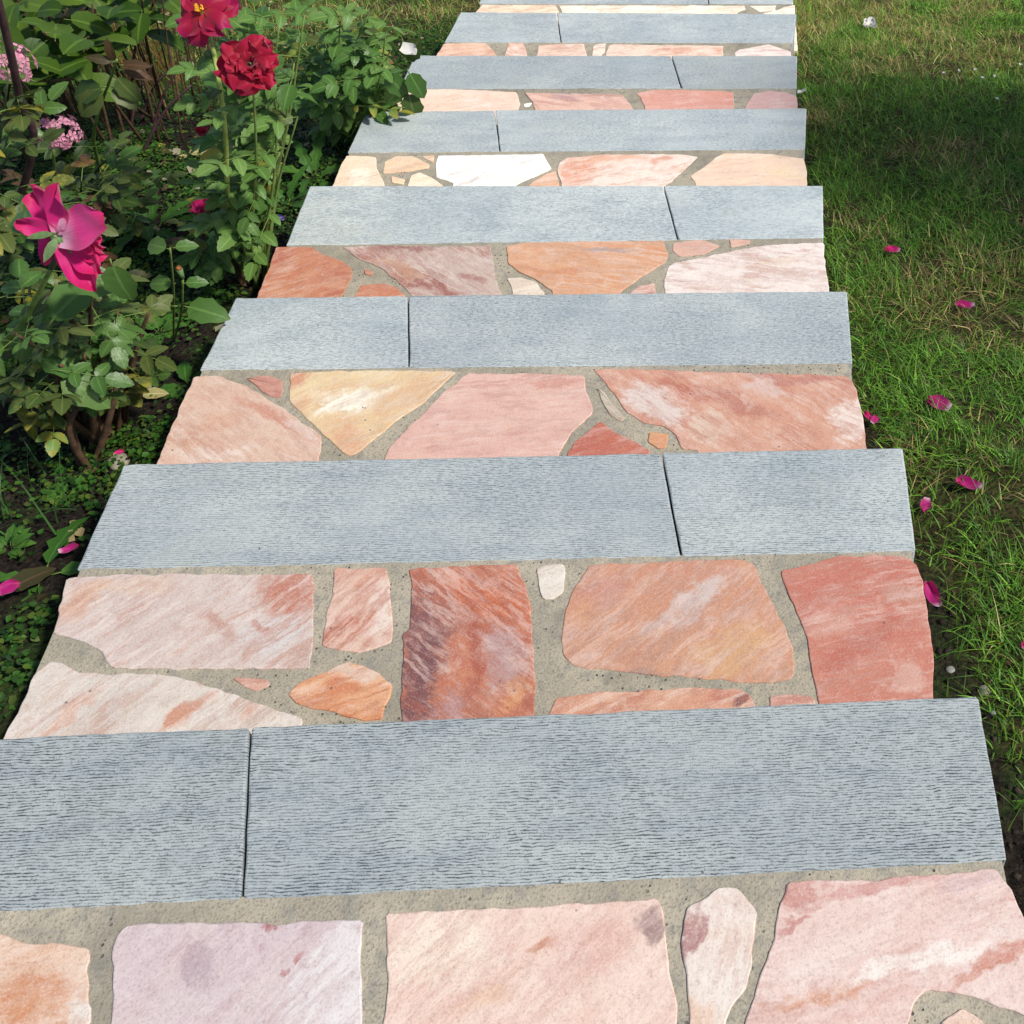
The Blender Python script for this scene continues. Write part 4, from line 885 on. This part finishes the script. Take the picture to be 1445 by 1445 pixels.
# ------------------------------------------------------------------ rosette weeds
def weed(px, py, key, n, s, label, seed, upright=.5, name='weed_plant'):
    g = gpt(px, py); e = empty(name, g, label, 'weed', 'leafy weeds in the flower bed'); r = random.Random(seed); a = r.uniform(0, 6)
    for k in range(n):
        a += 6.283 / n + r.uniform(-.3, .3); put_leaf(e, key, g + np.array([math.cos(a) * .006, math.sin(a) * .006, .002]), (math.cos(a), math.sin(a), upright * r.uniform(.6, 1.6)), (0, 0, 1), s * r.uniform(.7, 1.15))
    return e
weed(218, 325, 'dn', 9, .95, 'weed rosette of long toothed leaves in the middle of the bed', 1, .8)
weed(445, 255, 'dn', 8, .85, 'bright weed with long leaves beside the fifth grey slab', 2, .9)
weed(405, 292, 'dn', 7, .75, 'weed rosette beside the small violet flower', 3, .7)
weed(485, 195, 'wd', 8, 1.0, 'small broad leaved weed at the foot of the leaning rose bush', 4, .6)
weed(315, 325, 'dn', 6, .7, 'weed with one puckered leaf below the pink half open bud', 5, .6)
weed(14, 775, 'wd', 12, .42, 'bright green jagged weed at the left edge of the picture', 6, .5)
weed(60, 815, 'dn', 4, .9, 'dark weed with a long flat leaf near the lower pink petals', 7, .25)
weed(100, 700, 'wd', 8, .5, 'low leafy weed beside the second grey slab', 8, .4)
weed(225, 470, 'wd', 8, .6, 'low weed in shade left of the third grey slab', 10, .4)
weed(300, 425, 'wd', 7, .55, 'small weed on dark soil beside the orange flagstone', 11, .4)
weed(180, 500, 'wd', 8, .6, 'weed in the shade behind the woody rose canes', 12, .5)
weed(265, 545, 'wd', 7, .7, 'soft leaved weed between the woody rose base and third slab', 9, .3)

# small violet flower
vf = empty('violet_flower', gpt(392, 322), 'tiny violet blue flower beside the fourth grey slab', 'flower'); vc = P3(397, 306, float(vf.location.y))
cane(vf, [np.array(vf.location), (np.array(vf.location) + vc) / 2 + np.array([.005, 0, .01]), vc], .0012, .001, M_STEMG, 'stem')
M_VIO = mat_petal('violet_petal', (.22, .14, .62), (.6, .5, .75), (.25, .16, .66)); vpm = petal_mesh(1, .8, .2, .2, .03, 1, M_VIO, 5, 5, .4)
for k in range(5):
    a = k * 1.2566 + .4; put(vf, 'petal', vpm, vc, (math.cos(a), -.3, math.sin(a)), (0, -1, .6), .012)

# ------------------------------------------------------------------ fallen petals and blossoms
FP = [petal_mesh(1, (.55, .45, .66)[k], (.5, .75, .35)[k], (.6, .2, .5)[k], (.14, .06, .10)[k], 30 + k, m, narrow=.35) for k, m in enumerate((M_PINK, M_FALL, M_FALL))]
def fallen(px, py, L, ang, k, label, lift=.02, up=(0, -.25, 1), mats=None, name='rose_petal', cat='petal', group='petals fallen on the lawn'):
    p = gpt(px, py) + np.array([0, 0, lift]); d = (math.cos(ang), math.sin(ang), .05)
    p = p - np.array(d) * L * .5; o = put(None, name, FP[k] if mats is None else mats, p, d, up, L); return tag(o, label, cat, group)
fallen(1258, 362, .045, 2.8, 0, 'curled magenta petal highest up the lawn among the pink ones', .03)
fallen(1360, 441, .05, 3.1, 1, 'narrow pink petal with white tip lying flat on the grass', .03)
fallen(1323, 580, .058, 2.5, 2, 'rounded magenta petal with white foot in the middle of the lawn', .03)
fallen(1224, 596, .030, 2.0, 0, 'crumpled magenta petal touching the third pink tread', .025)
fallen(1234, 601, .026, .9, 2, 'tiny crumpled petal right beside another at the third tread', .022)
fallen(1365, 692, .055, 2.8, 1, 'boat shaped magenta petal on bare grass right of the second slab', .025)
fallen(1305, 721, .034, 4.4, 2, 'short magenta petal with pale top close to the second slab', .022)
fallen(1313, 851, .055, 1.9, 1, 'pink petal tucked against the right side of the second tread', .03)
fallen(1443, 918, .018, 1.2, 0, 'dark red petal at the right edge of the picture', .02)
fallen(106, 787, .035, .4, 1, 'magenta petal against the left end of the second slab', .03, group='petals fallen on the bed')
fallen(24, 847, .040, .6, 2, 'long magenta petal on dark soil at the lower left', .04, group='petals fallen on the bed')
fallen(172, 647, .022, .6, 0, 'small dark red petal scrap behind the second slab', .02, group='petals fallen on the bed')
fallen(131, 533, .018, .6, 1, 'pale pink petal scrap beside the woody rose stems', .05, group='petals fallen on the bed')
WP = petal_mesh(1, .9, .5, .3, .08, 77, M_WHITE, narrow=.6)
def white_thing(px, py, L, n, label, lift=.03, name='white_blossom'):
    g = gpt(px, py) + np.array([0, 0, lift]); e = empty(name, g, label, 'flower', 'white flecks on the lawn'); r = random.Random(px)
    for k in range(n):
        a = r.uniform(0, 6.28); put(e, 'petal', WP, g, (math.cos(a), math.sin(a), r.uniform(.1, .8)), (0, -.3, 1), L * r.uniform(.7, 1.1))
white_thing(1227, 44, .042, 8, 'white blossom lying alone on the far sunny lawn', .035)
white_thing(1131, 138, .03, 2, 'white petal sliver beside the sixth tread', .03)
for k, (px, py) in enumerate(((1352, 112), (1375, 110), (1402, 120), (1438, 103), (1330, 115), (1405, 152), (1385, 122))):
    white_thing(px, py, .009, 5, ('small white clover head, %s of the cluster on the upper lawn' % ('leftmost but one', 'third from left', 'second from right', 'rightmost', 'leftmost', 'lowest', 'fourth from left')[k]), .04, 'clover_head')
e = put(None, 'white_petal', WP, P3(566, 66, 3.3), (.9, -.2, -.25), (0, -.5, 1), .05); tag(e, 'white petal caught on the rose leaves above the sixth slab', 'petal')

# ------------------------------------------------------------------ lawn, ground cover, litter, soil crumbs
def lawn(n, seed):
    r = np.random.default_rng(seed)
    x = .26 + r.random(n) ** 1.25 * 2.5; y = r.uniform(.25, 7.4, n)
    xl = -1.13 - r.random(n // 6) * 1.6; yl = r.uniform(4.1, 7.4, n // 6)
    x = np.concatenate([x, xl]); y = np.concatenate([y, yl])
    m = lawn_mask(x, y); keep = r.random(len(x)) < (m * .98 + .012)
    bare = vnoise(x, y, 5.5, 8); keep &= r.random(len(x)) < np.clip((bare - .22) / .2, .30, 1)
    x, y = x[keep], y[keep]; k = len(x)
    roots = np.stack([x, y, ground_z(x, y) - .003], -1)
    dry = np.clip((vnoise(x, y, 3.2, 61) - .50) * 4 + (vnoise(x, y, 13, 62) - .5) * 1.2 + np.clip(y - 3.9, 0, 1) * .75, 0, 1)
    lush = vnoise(x, y, 1.7, 66)
    g1_ = np.array([.045, .145, .013]); g2_ = np.array([.120, .262, .030]); st = np.array([.40, .34, .14]); br = np.array([.20, .125, .04])
    col = g1_ + (g2_ - g1_) * r.random((k, 1)) * 1.0
    isd = (r.random(k) < dry * .50 + .05)[:, None]
    mixs = r.random((k, 1)); col = np.where(isd, br + (st - br) * mixs, col * (.75 + .55 * lush[:, None]))
    col = np.where(((r.random(k) < .35 + .3 * dry)[:, None]) & ~isd, col * np.array([1.35, 1.08, .85]), col)
    col = col * np.exp(r.normal(0, .38, (k, 1))) * (1 + .3 * np.clip(y - 4.0, 0, 1))[:, None]  # blades brighten with distance: sunlight on the far lawn painted into the tint
    tuftn = vnoise(x, y, 7, 64, 2)
    h = r.uniform(.020, .056, k) * (.6 + .9 * tuftn); long_ = r.random(k) < .035; h = np.where(long_, h * 2.0, h)
    ln = np.clip(r.normal(.85, .38, k), .1, 1.6); az = r.uniform(0, 6.283, k) * .85 + vnoise(x, y, 5, 65) * 9
    wd = r.uniform(.0012, .0042, k); wd = np.where(long_, .0024, wd)
    return blades('lawn_grass', roots, h, np.stack([az, ln], -1), wd, col, M_BLADE, 3, seed)
tag(obj('lawn_grass', lawn(250000, 5)), 'short green lawn grass with straw coloured patches right of the steps', 'grass', kind='stuff')

def leaf_carpet(name, n, region, size, cols, mask, seed, lift=(.0, .03), tilt=.8):
    r = np.random.default_rng(seed); x = r.uniform(region[0], region[1], n); y = r.uniform(region[2], region[3], n)
    keep = mask(x, y, r); x, y = x[keep], y[keep]; k = len(x); z = ground_z(x, y) + r.uniform(*lift, k)
    a = r.uniform(0, 6.283, k); s = r.uniform(*size, k); d = np.stack([np.cos(a), np.sin(a), r.uniform(-tilt, tilt, k) * .6], -1); e = np.stack([-np.sin(a), np.cos(a), r.uniform(-tilt, tilt, k) * .5], -1)
    c = np.stack([x, y, z], -1); q = np.empty((k, 6, 3)); up = np.array([0, 0, 1.])
    q[:, 0] = c; q[:, 1] = c + d * (s * .35)[:, None] - e * (s * .36)[:, None] + up * (s * .1)[:, None]; q[:, 2] = c + d * (s * .75)[:, None] - e * (s * .25)[:, None]
    q[:, 3] = c + d * s[:, None] - up * (s * .08)[:, None]; q[:, 4] = c + d * (s * .75)[:, None] + e * (s * .25)[:, None]; q[:, 5] = c + d * (s * .35)[:, None] + e * (s * .36)[:, None] + up * (s * .1)[:, None]
    base = (np.arange(k) * 6)[:, None]; F = np.array([0, 1, 2, 3, 0, 3, 4, 5]); I = (base + F[None]).ravel()
    me_ = bpy.data.meshes.new(name); me_.vertices.add(k * 6); me_.vertices.foreach_set('co', q.ravel()); me_.loops.add(len(I)); me_.loops.foreach_set('vertex_index', I)
    me_.polygons.add(len(I) // 4); me_.polygons.foreach_set('loop_start', np.arange(0, len(I), 4)); me_.update()
    cc = np.array(cols)[r.integers(0, len(cols), k)] * r.uniform(.6, 1.35, (k, 1)); C = np.repeat(np.column_stack([np.clip(cc, 0, 1), np.ones(k)])[:, None], 6, 1)
    at_ = me_.attributes.new('tint', 'FLOAT_COLOR', 'POINT'); at_.data.foreach_set('color', C.ravel()); me_.materials.append(M_BLADE); return me_
bedmask = lambda x, y: (x < -1.15 - np.clip(vnoise(x, y, 6, 77) - .45, 0, 1) * .4)
def m_cover(x, y, r): return bedmask(x, y) & (r.random(len(x)) < np.clip((vnoise(x, y, 4.2, 71) - .38) * 6, .10, 1))
tag(obj('ground_cover', leaf_carpet('ground_cover', 150000, (-3.4, -1.13, .8, 5.2), (.005, .017), [(.030, .10, .010), (.048, .135, .015), (.075, .12, .015), (.018, .055, .007)], m_cover, 9, (.0, .028))),
    'low moss and tiny green weeds covering the soil of the flower bed', 'ground cover', kind='stuff')
def m_lit(x, y, r): return (x < -1.16) & (r.random(len(x)) < np.clip((vnoise(x, y, 2.6, 73) - .42) * 1.6, .04, .3) + .75 * np.exp(-((x + 1.75) ** 2 / .10 + (y - 3.35) ** 2 / .08)))
tag(obj('leaf_litter', leaf_carpet('leaf_litter', 5200, (-3.6, -1.16, 1.2, 6.2), (.018, .045), [(.36, .29, .14), (.24, .15, .06), (.40, .36, .24), (.14, .07, .03), (.40, .32, .05), (.10, .06, .03)], m_lit, 10, (.004, .022), .9)),
    'scattered dry brown and yellow leaves on the flower bed soil', 'leaf litter', kind='stuff')
def crumbs(name, n, region, size, cols, mask, seed):
    r = np.random.default_rng(seed); x = r.uniform(region[0], region[1], n); y = r.uniform(region[2], region[3], n); keep = mask(x, y, r); x, y = x[keep], y[keep]; k = len(x)
    s = r.uniform(0, 1, k) ** 3 * (size[1] - size[0]) + size[0]; c = np.stack([x, y, ground_z(x, y) + s * .15], -1)
    B = np.array([[1, 0, 0], [-1, 0, 0], [0, 1, 0], [0, -1, 0], [0, 0, 1], [0, 0, -1.]]); q = c[:, None] + B[None] * s[:, None, None] * r.uniform(.5, 1.1, (k, 6, 1)) * np.array([1, 1, .7]) + r.normal(0, .15, (k, 6, 3)) * s[:, None, None]
    T = np.array([0, 2, 4, 2, 1, 4, 1, 3, 4, 3, 0, 4, 2, 0, 5, 1, 2, 5, 3, 1, 5, 0, 3, 5]); I = ((np.arange(k) * 6)[:, None] + T[None]).ravel()
    me_ = bpy.data.meshes.new(name); me_.vertices.add(k * 6); me_.vertices.foreach_set('co', q.ravel()); me_.loops.add(len(I)); me_.loops.foreach_set('vertex_index', I)
    me_.polygons.add(len(I) // 3); me_.polygons.foreach_set('loop_start', np.arange(0, len(I), 3)); me_.update()
    cc = np.array(cols)[r.integers(0, len(cols), k)] * r.uniform(.6, 1.3, (k, 1)); C = np.repeat(np.column_stack([np.clip(cc, 0, 1), np.ones(k)])[:, None], 6, 1)
    at_ = me_.attributes.new('tint', 'FLOAT_COLOR', 'POINT'); at_.data.foreach_set('color', C.ravel()); me_.materials.append(M_CRUMB); return me_
M_CRUMB = mat_attr('soil_crumb', .95, 0.0)
SOILC = [(.022, .016, .012), (.016, .012, .009), (.034, .025, .018), (.012, .009, .007)]
tag(obj('soil_crumbs', crumbs('soil_crumbs', 60000, (-3.0, 1.0, .2, 4.6), (.0025, .011), SOILC, lambda x, y, r: ((x > .28) & (lawn_mask(x, y) < .7)) | ((x < -1.13) & (r.random(len(x)) < .75)), 12)),
    'loose dark crumbs of soil along the edges of the steps', 'soil', kind='stuff')

# pale pebbles lying in the soil
def pebble(px, py, s, c, label, seed):
    bm = bmesh.new(); bmesh.ops.create_icosphere(bm, subdivisions=2, radius=1); r = np.random.default_rng(seed)
    ax = r.uniform(.6, 1.2, 3); ax[2] *= .6
    for v in bm.verts:
        n = vnoise(np.array([v.co.x * 1.3 + seed]), np.array([v.co.y * 1.3 + v.co.z]), 1.2, seed)[0]
        v.co = Vector((v.co.x * ax[0], v.co.y * ax[1], v.co.z * ax[2])) * s * (.75 + .5 * n)
    me_ = bpy.data.meshes.new('pebble'); bm.to_mesh(me_); bm.free(); me_.materials.append(mat_simple('pebble_%d' % seed, tuple(v * .6 for v in c), .8, .25, 120)); me_.polygons.foreach_set('use_smooth', [True] * len(me_.polygons))
    o = obj('pebble', me_); o.location = Vector(gpt(px, py)) + Vector((0, 0, s * .3)); return tag(o, label, 'pebble', 'pebbles in the soil')
for k, (px, py, s, c, lb) in enumerate((
        (1388, 976, .010, (.30, .28, .23), 'oval pale pebble on soil beside the corner of the nearest slab'),
        (1341, 946, .007, (.36, .35, .33), 'white pebble on dark soil beside the right end of the second tread'),
        (1401, 1007, .005, (.32, .32, .30), 'tiny pale pebble lowest on the right soil strip'),
        (352, 345, .018, (.30, .30, .26), 'pale stone under the rose bush beside the fourth slab'),
        (355, 378, .020, (.30, .29, .24), 'larger pale stone beside the orange flagstone of the fourth tread'),
        (464, 248, .024, (.36, .38, .36), 'grey stone against the left end of the fifth tread'),
        (45, 870, .008, (.50, .44, .34), 'small tan pebble in the lower left soil'),
        (168, 655, .022, (.42, .38, .28), 'mossy tan stone behind the left end of the second slab'),
        (285, 353, .012, (.48, .47, .40), 'pale stone by the dark rose stump'),
        (205, 548, .018, (.34, .33, .32), 'grey stone in weeds left of the third tread'))):
    pebble(px, py, s, c, lb, 40 + k)

# yellowing leaves that stand out on the ground
for k, (px, py, s, key, a, lb) in enumerate((
        (200, 567, 1.0, 'ry', .3, 'yellow leaf on the green weeds left of the third tread'),
        (172, 405, 1.4, 'sy', .6, 'pale yellow fallen leaf below the magenta bloom'),
        (163, 435, 1.1, 'sy', 2.4, 'yellow fallen leaf just below a paler one'),
        (265, 222, 1.3, 'sy', .2, 'pale fallen leaf in the sunny litter behind the long stem'),
        (232, 358, 1.4, 'sb', 1.0, 'rust brown fallen leaf on the soil'),
        (325, 372, 2.0, 'sb', 2.9, 'curled bronze green leaf at the foot of the red rose bush'),
        (8, 850, 1.6, 'sb', .9, 'brown leaf at the lower left edge'))):
    if 'sy' not in LEAVES: LEAVES['sy'] = [simple_leaf_mesh('leaf_sy', .05, .032, [mat_leaf('fallen_yellow_leaf', (.30, .27, .10), (.42, .38, .20), .6, .2, (.2, .13, .04)), M_STEMB], 3, .05, 6)]
    p = gpt(px, py) + np.array([0, 0, .018]); o = put(None, 'fallen_leaf', random.choice(LEAVES[key]) if key != 'ry' else LEAVES['sy'][0], p, (math.cos(a), math.sin(a), .05), (.1, -.2, 1), s); tag(o, lb, 'leaf', 'fallen leaves')

# ------------------------------------------------------------------ tree out of view to the right; its crown shades the lawn
def shade_tree(x, y, h, R, n, label, seed, sq=(1, 1, .8)):
    r = np.random.default_rng(seed); b = np.array([x, y, float(ground_z(x, y))]); t = empty('garden_tree', b, label, 'tree'); c = b + np.array([0, 0, h])
    Q = catmull([b - np.array([0, 0, .1]), b + np.array([.05, .03, h * .5]), c], 6); V, F = tube(Q, .09, .035, 8); V = list(V); F = list(F)
    for k in range(9):
        d = r.normal(0, 1, 3); d[2] = abs(d[2]) * .6; d /= np.linalg.norm(d); s = b + np.array([.03, .02, h * r.uniform(.55, .95)])
        v, f = tube(catmull([s, s + d * R * .45 + np.array([0, 0, .1]), s + d * R * .9], 4), .025, .006, 5); o = len(V); V += list(v); F += [tuple(q + o for q in ff) for ff in f]
    centred('trunk', V, F, [M_STEMB], t, True)
    d = r.normal(0, 1, (n, 3)); d /= np.linalg.norm(d, axis=1)[:, None]; rad = R * r.random(n) ** .45; lump = .75 + .5 * vnoise(d[:, 0] * 2 + 9, d[:, 1] * 2 + d[:, 2] * 3, 1.5, seed)
    p = c + d * (rad * lump)[:, None] * np.array(sq); s = r.uniform(.05, .09, n); a = r.normal(0, 1, (n, 3)); a /= np.linalg.norm(a, axis=1)[:, None]; e = np.cross(a, r.normal(0, 1, (n, 3))); e /= np.linalg.norm(e, axis=1)[:, None] + 1e-9
    q = np.stack([p, p + a * (s * .5)[:, None] - e * (s * .3)[:, None], p + a * s[:, None], p + a * (s * .5)[:, None] + e * (s * .3)[:, None]], 1)
    centred('crown', q.reshape(-1, 3), [tuple(range(4 * k, 4 * k + 4)) for k in range(n)], [M_RL], t)
def sun_foot(px, py, h):
    g = gpt(px, py); s = np.array(sd); return g + s * (h / s[2])
pt = sun_foot(1480, 225, 2.6)
shade_tree(pt[0], pt[1], 2.6 + float(gpt(1480, 225)[2]) - float(ground_z(pt[0], pt[1])), .90, 4300, 'small leafy tree right of the lawn, out of the picture, shading the grass', 3)
